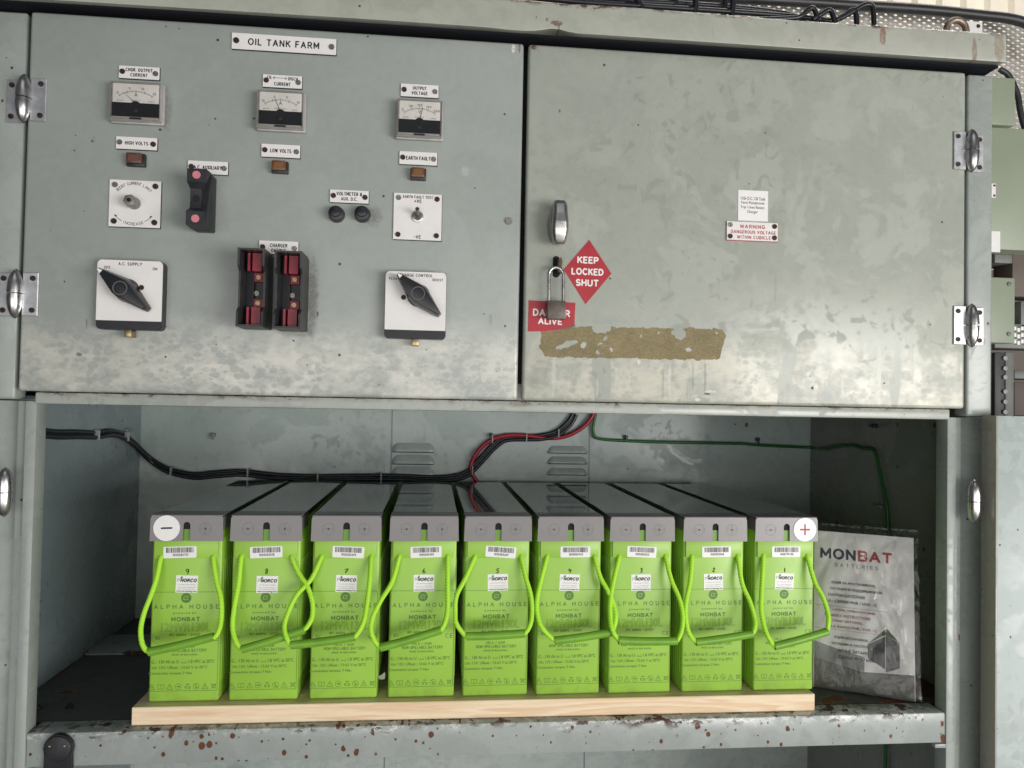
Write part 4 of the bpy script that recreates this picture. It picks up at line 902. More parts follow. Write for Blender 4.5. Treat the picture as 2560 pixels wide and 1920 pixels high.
def print_mesh(par):
    mb = MB(); y = -.0003; u = .000241
    mb.stroke([(-.0615, .202), (.0600, .202)], .0007, y); mb.stroke([(.0600, .202), (.0600, .0205)], .0007, y - 2e-5); mb.stroke([(-.0625, .0205), (.0600, .0205)], .0007, y - 4e-5)
    mb.eng('ALPHA HOUSE', .001, .175, .1165, .0083, y, wt=.15, sp=.55)
    mb.text('powered by', -.002, .163, .041, .0045, y, space=1.35, smear=.03)
    mb.eng('MONBAT', .000, .152, .0515, .0082, y, wt=.22, sp=.16)
    mb.eng('IEC 60896 - 21/22', -.001, .1235, .054, .0046, y, wt=.2)
    mb.eng('VRLA / AGM', -.001, .1017, .037, .0052, y, wt=.14); mb.eng('NON-SPILLABLE BATTERY', .001, .0945, .077, .0056, y, wt=.15); mb.eng('MADE IN BULGARIA', .0, .0868, .046, .0036, y, wt=.16)
    mb.text('C  : 130 Ah to U      : 1.8 VPC at 20°C', -.0585, .0742, .1125, .0062, y, align='L', smear=.02); mb.text('10', -.0545, .0722, .004, .0026, y); mb.text('final', -.001, .0722, .0085, .003, y)
    mb.text('Un: 12V, Ufloat : 13.62 V at 20°C', -.0575, .0632, .099, .006, y, align='L', smear=.02)
    mb.text('Connection torque: 7 Nm', -.0625, .0524, .076, .006, y, align='L', smear=.02)
    mb.text('C', .0475, .116, .006, .008, y); mb.text('E', .056, .116, .0058, .008, y); mb.text('EU', -.049, .118, .0085, .0055, y, bold=.01)
    for i in range(12):
        a_ = 2 * PI * i / 12; mb.flat([(-.049 + .0098 * math.cos(a_) + .0007 * math.cos(b_), .118 + .0098 * math.sin(a_) + .0007 * math.sin(b_)) for b_ in (0, PI / 2, PI, 3 * PI / 2)], y)
    zc = .0282; xs = [v * u for v in (-236, -168, -104, -40, 29, 93, 158, 222)]; s_ = .0055; lw = .0007
    def tri(x): mb.stroke([(x - s_, zc - s_ * .85), (x + s_, zc - s_ * .85), (x, zc + s_ * .95)], lw, y, True)
    for i in (0, 2, 6): tri(xs[i])
    mb.stroke([(xs[0] - .002, zc - .002), (xs[0], zc + .0005), (xs[0] + .002, zc - .002)], lw, y); mb.stroke([(xs[2], zc + .0015), (xs[2], zc - .0025)], lw, y); mb.stroke([(xs[6] + .001, zc + .0015), (xs[6] - .001, zc - .0005), (xs[6] + .001, zc - .0008), (xs[6], zc - .003)], lw * .8, y)
    x = xs[1]; mb.stroke([(x - s_, zc - .0035), (x - s_, zc + .0045), (x, zc + .0035), (x + s_, zc + .0045), (x + s_, zc - .0035), (x, zc - .0042)], lw, y, True); mb.stroke([(x, zc + .0035), (x, zc - .004)], lw, y - 3e-5)
    for i in (3, 5): mb.arc(xs[i], zc, s_ * .95, 0, 360, lw, y, 20)
    mb.flat([(xs[3] - .003, zc - .0008), (xs[3] + .003, zc - .0012), (xs[3] + .003, zc + .0008), (xs[3] - .001, zc + .0018)], y); mb.stroke([(xs[5] - .0035, zc + .0035), (xs[5] + .0035, zc - .0035)], lw, y); mb.flat([(xs[5] - .0012, zc - .003), (xs[5] + .0012, zc - .003), (xs[5] + .0003, zc + .003)], y - 2e-5)
    x = xs[4]
    for k_ in range(3):
        a_ = 90 + 120 * k_; mb.arc(x, zc, s_ * .8, a_ - 40, a_ + 35, .0016, y, 5)
    mb.text('Pb', x, zc, .004, .003, y)
    x = xs[7]; mb.stroke([(x - .0035, zc + .003), (x - .0025, zc - .003), (x + .0025, zc - .003), (x + .0035, zc + .003)], lw, y, True); mb.stroke([(x - .0045, zc - .0045), (x + .0045, zc + .0045)], lw, y - 3e-5); mb.stroke([(x - .0045, zc + .0045), (x + .0045, zc - .0045)], lw, y - 6e-5)
    # circle badge with a cut out alpha
    mb.cyl(0, .191, y, .0002, .0092, 28)
    # outlined type name: letters as thin outlines
    return mb.ink('print', 'print', par)
def alpha_mesh(par):
    mb = MB().text('α', 0, .191, .0105, .0078, -.0005, bold=.01, shear=.2); return mb.ink('alpha_badge', plain('badge_green', (.20, .43, .05), .45), par)
def outline_mesh(par):
    # hollow type letters drawn as strokes of their outline
    mb = MB(); txt = '12MVR130L'; xw = .088
    c = bpy.data.curves.new('lettering_source', 'FONT'); c.body = txt; c.size = 1; c.resolution_u = 3; c.offset = .015; c.fill_mode = 'NONE'
    o = bpy.data.objects.new('lettering_source', c); COL.objects.link(o); ev = o.evaluated_get(bpy.context.evaluated_depsgraph_get()); me = ev.to_mesh()
    vs = [(v.co.x, v.co.y) for v in me.vertices]; es = [tuple(e.vertices) for e in me.edges]; ev.to_mesh_clear(); bpy.data.objects.remove(o)
    if vs and es:
        x0 = min(v[0] for v in vs); x1 = max(v[0] for v in vs); y0 = min(v[1] for v in vs); y1 = max(v[1] for v in vs)
        P = [(.001 + ((a - x0) / (x1 - x0) - .5) * xw, .1373 + ((b - y0) / (y1 - y0) - .5) * .0165) for a, b in vs]
        for a, b in es: mb.stroke([P[a], P[b]], .0006, -.0003)
    return mb.ink('type_lettering', plain('outline_green', (.13, .31, .02), .45), par)
def norco_sheet(par):
    MBx = MB().box(-.0188, .0205, -.0006, -.0001, .2005, .2322); return MBx.build('supplier_label', 'sticker', par)
def norco_text(par):
    mb = MB(); y = -.0008
    mb.eng('NORCO', .0035, .2232, .029, .0066, y, wt=.24, sp=.12, shear=.22)
    mb.text('www.norcoenergy.com', .001, .2025, .036, .0028, y, smear=.04)
    return mb.ink('supplier_name', 'ink', par)
def norco_small(par):
    mb = MB(); y = -.0008
    mb.text('+44 (0)1224 725221', .001, .2150, .031, .0022, y); mb.text('Norco House, Pitmedden Rd,', .001, .2103, .031, .0017, y); mb.text('Dyce, Aberdeen AB21 0DP', .001, .2068, .028, .0017, y)
    mb.stroke([(-.0165, .2205), (-.0155, .2265), (-.0125, .2225), (-.0115, .2275)], .0007, y)
    return mb.ink('supplier_address', 'greyink', par)
def norco_leaf(par):
    mb = MB(); y = -.00082
    mb.flat([(-.0098, .2300), (-.0068, .2312), (-.0078, .2285), (-.0060, .2287), (-.0100, .2225), (-.0090, .2262), (-.0112, .2258)], y)
    return mb.ink('supplier_flash', 'leaf_green', par)

LOOK = {9: 'bottom left end of the row, white minus disc on its lid', 8: 'between 9 and 7, its rope crossing that of 7', 7: 'between those numbered 8 and 6, its left rope crossing over', 6: 'between 7 and 5, handle tilted up to the right', 5: 'in the middle of the row, its handle tube level', 4: 'between 5 and 3, its handle reaching over 3', 3: 'between those numbered 4 and 2, handle tube level', 2: 'between those numbered 3 and 1, handle slightly tilted', 1: 'at the right end, white plus disc on its lid'}
LOOK[9] = 'at the left end, white minus disc on its lid'
O1, O2, O3, O4 = (0, 1205.4), (518.5, 1205.4), (1037, 1205.4), (1607, 1205.4)
ROPES = {
 9: (O1, [(1270, 50), (1240, 150), (1190, 300), (1140, 430), (1112, 560), (1125, 680), (1175, 740)], O1, [(1175, 742), (1690, 620)], O1, [(1685, 50), (1710, 180), (1745, 320), (1747, 480), (1725, 580), (1685, 630)]),
 8: (O1, [(1905, 50), (1885, 200), (1850, 400), (1838, 550), (1865, 660), (1915, 715)], O2, [(14, 722), (512, 565)], O2, [(410, 50), (470, 130), (530, 220), (570, 340), (572, 450), (545, 520), (508, 562)]),
 7: (O2, [(640, 50), (560, 170), (450, 290), (380, 430), (350, 540), (368, 630), (405, 688)], O2, [(402, 688), (908, 622)], O2, [(1035, 50), (1025, 180), (1000, 380), (970, 520), (905, 620)]),
 6: (O2, [(1255, 40), (1200, 190), (1110, 340), (1045, 480), (1040, 600), (1105, 705)], O2, [(1108, 708), (1588, 568)], O2, [(1640, 40), (1640, 200), (1640, 380), (1622, 500), (1583, 568)]),
 5: (O2, [(1850, 40), (1780, 160), (1710, 300), (1700, 430), (1710, 520), (1788, 618)], None, None, O3, [(325, 40), (360, 150), (400, 290), (410, 420), (398, 520), (352, 595)]),
 4: (O3, [(525, 40), (480, 180), (450, 340), (455, 450), (490, 550), (592, 650)], O3, [(590, 652), (1045, 585)], O3, [(905, 40), (950, 150), (1010, 260), (1060, 380), (1072, 480), (1040, 582)]),
 3: (O3, [(1095, 50), (1055, 180), (1030, 330), (1028, 460), (1042, 560), (1098, 648)], O3, [(1093, 650), (1556, 655)], O3, [(1465, 50), (1510, 170), (1570, 310), (1600, 440), (1592, 570), (1550, 655)]),
 2: (O3, [(1670, 50), (1660, 180), (1630, 330), (1625, 460), (1650, 590), (1712, 662)], O3, [(1706, 664), (2152, 598)], O3, [(2035, 50), (2070, 200), (2130, 340), (2165, 460), (2172, 540), (2146, 600)]),
 1: (O4, [(150, 50), (140, 250), (135, 400), (155, 520), (190, 620), (245, 695)], O4, [(240, 698), (660, 580)], O4, [(500, 50), (560, 190), (620, 300), (660, 420), (667, 500), (650, 580)]),
}
def dpt(o, p_, Y): return W(o[0] + .27344 * p_[0], o[1] + .27344 * p_[1], Y)
STROKES = {9: [[(.9, 1.5), (.3, 1.7), (-.1, 1.2), (.3, .7), (.9, .9), (.95, 1.6), (.8, .6), (.5, -.3)]], 8: [[(.8, 1.5), (.2, 1.7), (.1, 1.1), (.7, .6), (.6, -.1), (0, -.1), (.1, .5), (.7, 1.0), (.8, 1.5)]],
 7: [[(-.2, 1.4), (1.1, 1.6), (.4, .6), (0, -.2)], [(0, .6), (.9, .8)]], 6: [[(.7, 1.7), (.1, .9), (0, .1), (.5, -.2), (.9, .3), (.5, .7), (.1, .4)]], 5: [[(1.1, 1.7), (.3, 1.4), (.1, .8), (.7, .8), (.8, .2), (.2, -.2), (-.1, 0)]],
 4: [[(.2, 1.5), (0, .6), (1.1, .7)], [(.7, 1.3), (.5, -.3)]], 3: [[(.1, 1.4), (.7, 1.6), (.8, 1.1), (.3, .8), (.8, .5), (.6, -.1), (0, -.1)]], 2: [[(0, 1.2), (.5, 1.6), (.8, 1.2), (.3, .5), (-.1, -.1), (.4, .1), (.9, -.1)]], 1: [[(.45, 1.5), (.35, .6), (.4, -.3)]]}
for nb in range(9, 0, -1):
    x_ = BX[nb]
    r = thing('battery', 'lime green battery handwritten %d, %s' % (nb, LOOK[nb]), 'battery', (x_, BYF, BZ), 'batteries in a row on the plank', BYAW[nb])
    inst('body', 'body', lambda: body_mesh(r), r)
    ld = inst('lid', 'lid', lambda: lid_mesh(r), r)
    inst('lidtop', 'lid_top', lambda: lidtop_mesh(r), r)
    inst('marks', 'terminal_mark', lambda: marks_mesh(ld), ld); inst('dots', 'terminal_hole', lambda: dots_mesh(ld), ld); inst('slot', 'lid_slot', lambda: recess_mesh(r), r); inst('throat', 'lid_throat', lambda: throat_mesh(r), r)
    pr_ = inst('print', 'print', lambda: print_mesh(r), r); inst('alpha', 'alpha_badge', lambda: alpha_mesh(pr_), pr_); inst('outline', 'type_lettering', lambda: outline_mesh(pr_), pr_)
    ns = inst('nsheet', 'supplier_label', lambda: norco_sheet(r), r)
    inst('ntext', 'supplier_name', lambda: norco_text(ns), ns); inst('nsmall', 'supplier_address', lambda: norco_small(ns), ns); inst('nleaf', 'supplier_flash', lambda: norco_leaf(ns), ns)
    jr = random.Random(nb * 13 + 2); ja = math.radians(jr.uniform(-1.8, 1.8)); ns.rotation_euler = (0, ja, 0); ns.location = (jr.uniform(-.001, .0015) - .216 * math.sin(ja), 0, .216 * (1 - math.cos(ja)) + jr.uniform(-.001, .001))
    # barcode label
    yb_ = -.0046; rg = random.Random(nb * 7 + 1); c0, z0 = BCX[nb], .2765; rot = math.radians(BCR[nb]); hw, hh2 = .0295, .0106
    R_ = Matrix.Translation((c0, 0, z0)) @ Matrix.Rotation(-rot, 4, 'Y')
    mb = MB(); rc = .0022
    P_ = []
    for (sx, sz, a0) in ((1, 1, 0), (-1, 1, 90), (-1, -1, 180), (1, -1, 270)):
        P_ += [(sx * (hw - rc) + rc * math.cos(math.radians(a0 + 30 * i)), sz * (hh2 - rc) + rc * math.sin(math.radians(a0 + 30 * i))) for i in range(4)]
    mb.prism(P_, yb_ - .0005, yb_ - .0001); mb.xf(R_); bl = mb.build('barcode_label', 'sticker', r)
    mb = MB(); xx = -.0247
    while xx < .0244:
        bw_ = rg.choice((.00045, .0005, .0009, .0013)); mb.flat([(xx, -.0008), (xx + bw_, -.0008), (xx + bw_, .0088), (xx, .0088)], yb_ - .0007); xx += bw_ + rg.choice((.0004, .0006, .001))
    mb.eng(SER[nb], .001, -.0048, .0275, .0044, yb_ - .0007, wt=.17); mb.xf(R_); mb.ink('barcode', 'ink', bl)
    # handwritten number
    mb = MB(); sc = .0047
    for st_ in STROKES[nb]: mb.tube([((a - .45) * sc + .001, -.0006, (b - .7) * sc + .2395) for a, b in st_], .0007, 6, 4)
    mb.build('handwritten_number', 'marker', r)
    # rope handle: leaves the header, hangs forward, threads a tube
    inv = Matrix.Rotation(-BYAW[nb], 4, 'Z') @ Matrix.Translation((-x_, -BYF, -BZ))
    oL, L_, oT, T_, oR, Rr = ROPES[nb]
    ov = {8: .001, 7: .013, 4: .001, 3: .014}.get(nb, .006); out = .042
    def side(o, pts):
        n = len(pts); q = []
        for i, p_ in enumerate(pts):
            u = i / (n - 1); q.append(inv @ dpt(o, p_, BYF - (.004 + (out + ov) * min(1, u * 1.15) ** .8)))
        q[0] = Vector((q[0].x, .003, .268)); q.insert(1, Vector((q[0].x, -.0052, .2655))); return q
    Lq, Rq = side(oL, L_), side(oR, Rr)
    if oT is None: Tq = [Lq[-1], Rq[-1]]
    else: Tq = [inv @ dpt(oT, T_[0], BYF - .004 - out - ov), inv @ dpt(oT, T_[1], BYF - .004 - out - ov)]
    mb = MB(); rf = lambda u: .0041
    mb.tube(Lq + [Lq[-1] * .85 + Tq[1] * .15], .0045, 10, 6); mb.tube(Rq + [Rq[-1] * .85 + Tq[0] * .15], .0045, 10, 6)
    rope = mb.build('rope', 'rope', r, 60)
    mb = MB(); a, b = Tq; sag = Vector((0, 0, -.0012)); Q = [a, a.lerp(b, .35) + sag, a.lerp(b, .65) + sag, b]
    n = 14; tg = (b - a).normalized(); n1 = tg.orthogonal().normalized(); n2 = tg.cross(n1)
    ro, ri = .0076, .0062; rings = []
    for (pt_, rr_) in [(a + tg * .006, ri), (a, ri), (a, ro)] + [(a.lerp(b, k_ / 6) + sag * math.sin(PI * k_ / 6), ro) for k_ in range(1, 6)] + [(b, ro), (b, ri), (b - tg * .006, ri)]:
        rings.append([mb.bm.verts.new(pt_ + (n1 * math.cos(2 * PI * k_ / n) + n2 * math.sin(2 * PI * k_ / n)) * rr_) for k_ in range(n)])
    for a1, b1 in zip(rings, rings[1:]):
        for k_ in range(n): mb.bm.faces.new((a1[k_], a1[(k_ + 1) % n], b1[(k_ + 1) % n], b1[k_]))
    mb.build('handle_tube', 'tube', r, 50)
    if nb in (9, 1):
        cx_ = -.0355 if nb == 9 else .0375; zz = .3215
        MB().cyl(cx_, zz, -.0096, -.0087, .0236, 40).build('polarity_disc', 'sticker', r)
        if nb == 9: MB().flat([(cx_ - .0105, zz - .0018), (cx_ + .0095, zz - .0012), (cx_ + .0105, zz + .0020), (cx_ - .0095, zz + .0014)], -.0098).ink('minus_sign', 'navy', r)
        else:
            mb = MB(); mb.flat([(cx_ - .0105, zz - .0016), (cx_ + .0105, zz - .0016), (cx_ + .0105, zz + .0016), (cx_ - .0105, zz + .0016)], -.0098); mb.flat([(cx_ - .0016, zz - .011), (cx_ + .0016, zz - .011), (cx_ + .0016, zz + .011), (cx_ - .0016, zz + .011)], -.00985); mb.ink('plus_sign', plain('plus_red', (.45, .02, .06), .5), r)

# ------------------------------------------------------------------ cables in the bay
YB = .704
def route(o, pts, split_left=None, X=None, Y=YB):
    q = []
    for p_ in pts:
        dx, dy = o[0] + .27344 * p_[0], o[1] + .27344 * p_[1]
        if X is not None and ((X < 0 and dx < 303) or (X > 0 and dx > 1757)): q.append(WX(dx, dy, X))
        else: q.append(W(dx, dy, Y))
    return q
Y1 = (0, 812.2); Y2 = (518.5, 812.2); Y3 = (1037, 812.2); Y4 = (1607, 812.2)
P1 = [(275, 500), (300, 468), (350, 455), (470, 457), (620, 464), (770, 465), (870, 450), (960, 462), (1050, 520), (1180, 645), (1280, 720), (1380, 762), (1540, 785), (1700, 778), (1860, 765)]
P2 = [(0, 765), (80, 768), (200, 780), (350, 797), (600, 808), (850, 800), (1110, 797), (1300, 805), (1550, 810), (1700, 800), (1800, 762), (1900, 670), (1980, 575), (2060, 510), (2130, 490)]
P3 = [(360, 490), (480, 483), (600, 455), (690, 390), (730, 330), (750, 285)]
p_all = route(Y1, P1, X=-.938) + route(Y2, P2) + route(Y3, P3)
base_ = p_all[0]
for off, lab in ((.0055, 'upper black cable of the pair clipped along the back wall of the bay'), (-.0055, 'lower black cable of the pair clipped along the back wall of the bay')):
    rg = random.Random(int(off * 1e5)); pts = [p_ + Vector((.003 if off < 0 else -.003, 0 if off > 0 else -.006, off + rg.uniform(-.0015, .0015))) - base_ for p_ in p_all]
    o = MB().tube(pts, .0053, 8, 5).build('power_cable', 'cable_black', smooth=60); o.location = base_; tag(o, lab, 'cable', 'black cables in the bay')
pts = route(Y2, [(1880, 850), (1858, 812), (1832, 770), (1822, 720), (1850, 640), (1900, 570), (1985, 505), (2080, 475), (2180, 466)], Y=.700) + route(Y3, [(400, 474), (480, 488), (600, 490), (680, 475), (760, 440), (830, 390), (880, 330), (900, 285)], Y=.700)
b0 = pts[0]; o = MB().tube([p_ - b0 for p_ in pts], .0058, 8, 5).build('power_cable', 'cable_red', smooth=60); o.location = b0; tag(o, 'red cable curving down the back wall to the battery lids', 'cable')
pts = route(Y3, [(918, 285), (900, 360), (892, 430), (915, 485), (1000, 503), (1150, 512), (1400, 522), (1700, 528), (2000, 533)]) + route(Y4, [(0, 535), (100, 545), (300, 555), (535, 566)]) + route(Y4, [(640, 575), (700, 562), (760, 552), (860, 548), (940, 572), (1010, 575), (1045, 620), (1070, 740), (1100, 880), (1130, 1030), (1137, 1200), (1137, 1400), (1130, 1700)], X=.938)
last = pts[-1].copy(); pts += [Vector((.938, last.y, -.60)), Vector((.938, last.y, -.8)), Vector((.938, last.y + .01, -1.2))]
b0 = pts[0]; o = MB().tube([p_ - b0 for p_ in pts], .0042, 8, 5).build('earth_wire', 'cable_green', smooth=60); o.location = b0; tag(o, 'green earth wire along the back and down the right wall of the bay', 'wire')
# cable ties and clips: little clear saddles round the cables
cl = [(Y1, (765, 466), 1), (Y1, (1000, 478), 1), (Y1, (1355, 755), 0), (Y1, (1960, 768), 0), (Y2, (615, 808), 0), (Y2, (1115, 797), 0), (Y2, (1835, 745), 0), (Y2, (1992, 498), 0), (Y3, (365, 490), 0), (Y3, (618, 452), 0)]
for i, (o_, p_, lw) in enumerate(cl):
    dx, dy = o_[0] + .27344 * p_[0], o_[1] + .27344 * p_[1]; q = WX(dx, dy, -.934) if lw else W(dx, dy, .699)
    mb = MB()
    if lw: mb.box(-.0065, .007, -.002, .002, -.0115, .0115, .001, 1)
    else: mb.box(-.002, .002, -.0095, .014, -.0115, .0125, .001, 1)
    o = mb.build('cable_tie', 'clip'); o.location = q
    tag(o, ['clear tie on the black cables, nearest the left stile', 'clear tie on the black cables before the left rear corner', 'clear tie on the black cables at the foot of their descent', 'clear tie on the black cables above the lid of battery 9', 'clear tie on the black cables above battery 8 and 7', 'clear tie on the black cables left of the louvres', 'clear tie where the red and black cables meet', 'clear tie at the top of the red cable bend', 'clear tie binding red to black cables mid wall', 'clear tie on black cables just below the mid rail'][i], 'cable tie', 'clear cable ties')
# bare clip studs left on the walls
for i, (o_, p_, lw, lab) in enumerate([(Y1, (985, 430), -1, 'small grey clip on the left bay wall above the cables'), (Y1, (1690, 465), 0, 'empty grey clip on the back wall near the rust spots'), (Y3, (1147, 482), 0, 'dark clip above the green wire, nearer the louvres'), (Y3, (2185, 500), 0, 'dark clip above the green wire, nearer the right corner'), (Y4, (1045, 395), 1, 'dark bolt end high on the right bay wall'), (Y4, (1095, 1030), 1, 'small clip low on the right bay wall beside the green wire'), (Y4, (545, 375), 0, 'dark bolt end high in the right rear corner'), (Y2, (1983, 465), 0, 'small clip above the red cable bend')]):
    dx, dy = o_[0] + .27344 * p_[0], o_[1] + .27344 * p_[1]; q = WX(dx, dy, -.945) if lw < 0 else WX(dx, dy, .945) if lw > 0 else W(dx, dy, .716)
    mb = MB()
    if lw: mb.box(min(0, -lw * .012) + lw * -.0, max(0, -lw * .012), -.008, .004, -.005, .005, .002); mb.box(min(0, -lw * .02), max(0, -lw * .02), -.003, .003, -.002, .003)
    else: mb.cyl(0, 0, -.012, 0, .006, 12, bev=.001); mb.box(-.002, .002, -.016, -.0121, -.012, .004)
    o = mb.build('wall_clip', 'rack_grey' if i in (0, 1, 5) else 'bakelite'); o.location = q; tag(o, lab, 'clip', 'clips on the bay walls')

# black cable low at the left, white block with rust
pts = [(215, 1060), (250, 1130), (330, 1215), (430, 1290), (560, 1345)]
pts = [W(.27344 * x, 1205.4 + .27344 * y, .13) for x, y in pts]; b0 = pts[0]; pts[-1].z = max(pts[-1].z, -.608)
o = MB().tube([p_ - b0 for p_ in pts], .0055, 8, 5).build('power_cable', 'cable_black', smooth=60); o.location = b0; tag(o, 'single black cable sagging to the shelf at the bottom left of the bay', 'cable')
a = WX(178, 1410, -.9445); mb = MB(); mb.box(0, .25, 0, .14, 0, a.z + .612, .004)
t = NT('block_paint_rust'); p = t.pos(); m_ = t.ramp(t.noise(p, 8, 5, .6), .53, .56)
o = mb.build('channel_bracket', t.out(t.mix(m_, (.28, .31, .31), (.05, .028, .022)), .7)); o.location = (a.x, a.y, -.6142); tag(o, 'low painted steel channel with rust standing behind battery 9 on the shelf', 'bracket')

# booklet in a clear bag
bl_ = Vector((.672, .158, -.613)); br_ = Vector((.8385, .070, -.613))
uax = (br_ - bl_).normalized(); WB = (br_ - bl_).length + .006; tl = W(1768, 1150, .185); tr = W(1970.7, 1162, .115)
vax = (tr - br_); HB = vax.length; vax = vax.normalized(); nax = uax.cross(vax).normalized()
if nax.y > 0: nax = -nax
vax = nax.cross(uax).normalized()
if vax.z < 0: vax = -vax
nn_ = uax.cross(vax)                       # points to the back (+y)
org = br_ - uax * WB
BM = Matrix(((uax.x, nn_.x * (1 if nn_.y > 0 else -1), vax.x, org.x), (uax.y, nn_.y * (1 if nn_.y > 0 else -1), vax.y, org.y), (uax.z, nn_.z * (1 if nn_.y > 0 else -1), vax.z, org.z), (0, 0, 0, 1)))
r = thing('booklet', 'battery manual in a clear plastic bag leaning in the right corner of the bay', 'booklet'); r.matrix_world = BM
MB().box(0, WB, 0, .004, 0, HB).build('cover', plain('cover_paper', (.74, .735, .72), .45), r)
mb = MB(); y = -.0004; s0 = WB - .19
mb.eng('MON', s0 + .0435, HB - .047, .071, .0235, y, wt=.21, sp=.14); mb.ink('logo_first_half', 'navy', r)
mb = MB(); mb.eng('BAT', s0 + .1165, HB - .047, .067, .0235, y, wt=.21, sp=.10); mb.ink('logo_second_half', plain('logo_red', (.36, .035, .04), .5), r)
mb = MB(); mb.eng('BATTERIES', s0 + .080, HB - .070, .085, .0078, y, wt=.13, sp=.5); 
for zz in (.158, .206): mb.stroke([(.003, HB - zz), (s0 + .140, HB - zz)], .0006, y)
mb.ink('small_lettering', 'greyink', r)
mb = MB(); R_ = s0 + .128
def ln(mb, txt, z, x1, h=.0062): mb.text(txt, x1, HB - z, None, h, y, smear=.05, align='R')
for txt, z, dx in (('КЦИЯ ЗА ИНСТАЛИРАНЕ,', .108, -.010), ('ОАТАЦИЯ И ПОДДРЪЖКА НА', .121, .002), ('НАРНИ БАТЕРИИ', .134, -.032), ('VRLA - СЕРИЯ MVR / HVR - C', .147, -.008)): ln(mb, txt, z, R_ + dx)
for txt, z, dx in (('КЦИЯ УСТАНОВКИ,', .222, -.025), ('УАТАЦИИ И ОБСЛУЖИВАНИЯ', .235, .006), ('АРНЫЕ БАТАРЕИ,', .248, -.020), ('СЕРИЯ MVR / HVR - C', .261, .0)): ln(mb, txt, z, R_ + dx)
mb.ink('lettering', 'ink', r)
mb = MB()
for txt, z, dx in (('LATION, OPERATION AND', .165, -.012), ('TENANCE INSTRUCTION', .1765, -.022), ('ONARY BATTERIES,', .188, -.036), ('VRLA RANGE MVR / HVR - C', .1995, -.008)): ln(mb, txt, z, R_ + dx, .0055)
mb.ink('red_lettering', plain('brochure_red', (.30, .05, .055), .5), r)
# printed picture at the foot of the cover
y = -.0003
mb = MB(); mb.flat([(.002, .0), (WB - .001, .0), (WB - .001, .052), (.10, .045), (.002, .062)], y); mb.ink('picture_ground', plain('pic_grey', (.12, .12, .105), .5, var=.25, vs=20), r)
mb = MB(); mb.flat([(.002, .062), (.10, .0455), (.10, .075), (.06, .082), (.002, .096)], y); mb.ink('picture_hill', plain('pic_mid', (.22, .225, .22), .5, var=.2, vs=25), r)
x0 = WB - .088
mb = MB(); mb.flat([(x0, .074), (x0 + .033, .056), (x0 + .033, .122), (x0, .102)], y - 1e-4); mb.ink('picture_front', plain('pic_black', (.018, .018, .02), .4), r); mb = MB(); mb.flat([(x0 + .034, .050), (x0 + .060, .062), (x0 + .060, .112), (x0 + .034, .125)], y - 1e-4); mb.ink('picture_battery', plain('pic_dark', (.11, .11, .11), .4, var=.4, vs=60), r)
mb = MB(); mb.flat([(x0, .103), (x0 + .0335, .1255), (x0 + .060, .113), (x0 + .036, .139)], y - 1.5e-4); mb.ink('picture_lid', plain('pic_green', (.06, .11, .045), .5), r)
# the bag: a wrinkled skin in front and behind
mb = MB(); NX, NZ = 110, 170; g = {}
for i in range(NX + 1):
    for j in range(NZ + 1):
        u, v = i / NX, j / NZ; ex = math.sin(PI * u) ** .3 * math.sin(PI * min(1, v * 1.02)) ** .3
        wr = .002 * math.sin(15 * (u + .4 * v)) * (fb(u * 4 + 3, v * 3) - .2) + .004 * (fb(u * 4, v * 3) - .5) + .0025 * abs(math.sin(11 * (u * .8 - v * 1.1) + 3 * fb(u * 3, v * 3)))
        for (ua, va_, ub, vb_, am, wdt) in ((.50, .97, .62, .70, .0030, .010), (.62, .70, .80, .42, .0034, .008), (.80, .42, .97, .12, .0026, .007), (.44, .92, .55, .60, .0024, .010), (.55, .60, .66, .40, .0022, .008), (.66, .40, .90, .16, .0022, .007), (.06, .93, .22, .985, .003, .010), (.80, .95, .93, .60, .0020, .012), (.72, .86, .78, .64, .0024, .008), (.28, .22, .33, .30, .0026, .008), (.08, .45, .22, .80, .0014, .014)):
            dx_, dv_ = ub - ua, vb_ - va_; tt = max(0, min(1, ((u - ua) * dx_ + (v - va_) * dv_) / (dx_ * dx_ + dv_ * dv_))); q_ = (u - ua - dx_ * tt + .01 * math.sin(v * 40)) ** 2 * .5 + (v - va_ - dv_ * tt) ** 2
            wr += am * 1.25 * math.exp(-q_ / (wdt * 2) ** 2)
        g[i, j] = mb.bm.verts.new((-.004 + (WB + .016) * u, -.0035 - .004 * ex - max(0, wr + .003) * ex, -.0002 + (HB + .017) * v))
for i in range(NX):
    for j in range(NZ): mb.bm.faces.new((g[i, j], g[i + 1, j], g[i + 1, j + 1], g[i, j + 1]))
mb.build('plastic_bag', 'bag', r, 80)

q = W(827, 1460, .10)
mb = MB(); mb.flat([(-.0045, -.007), (.0035, -.0065), (.0048, .002), (.0035, .0075), (-.001, .003), (-.0048, .0015)], 0); mb.flat([(-.0045, -.007), (-.0048, .0015), (-.0075, .001), (-.008, -.004)], -.001)
o = mb.build('paper_scrap', 'paper', smooth=None); o.location = q; tag(o, 'torn white scrap wedged low between batteries 7 and 6', 'scrap')
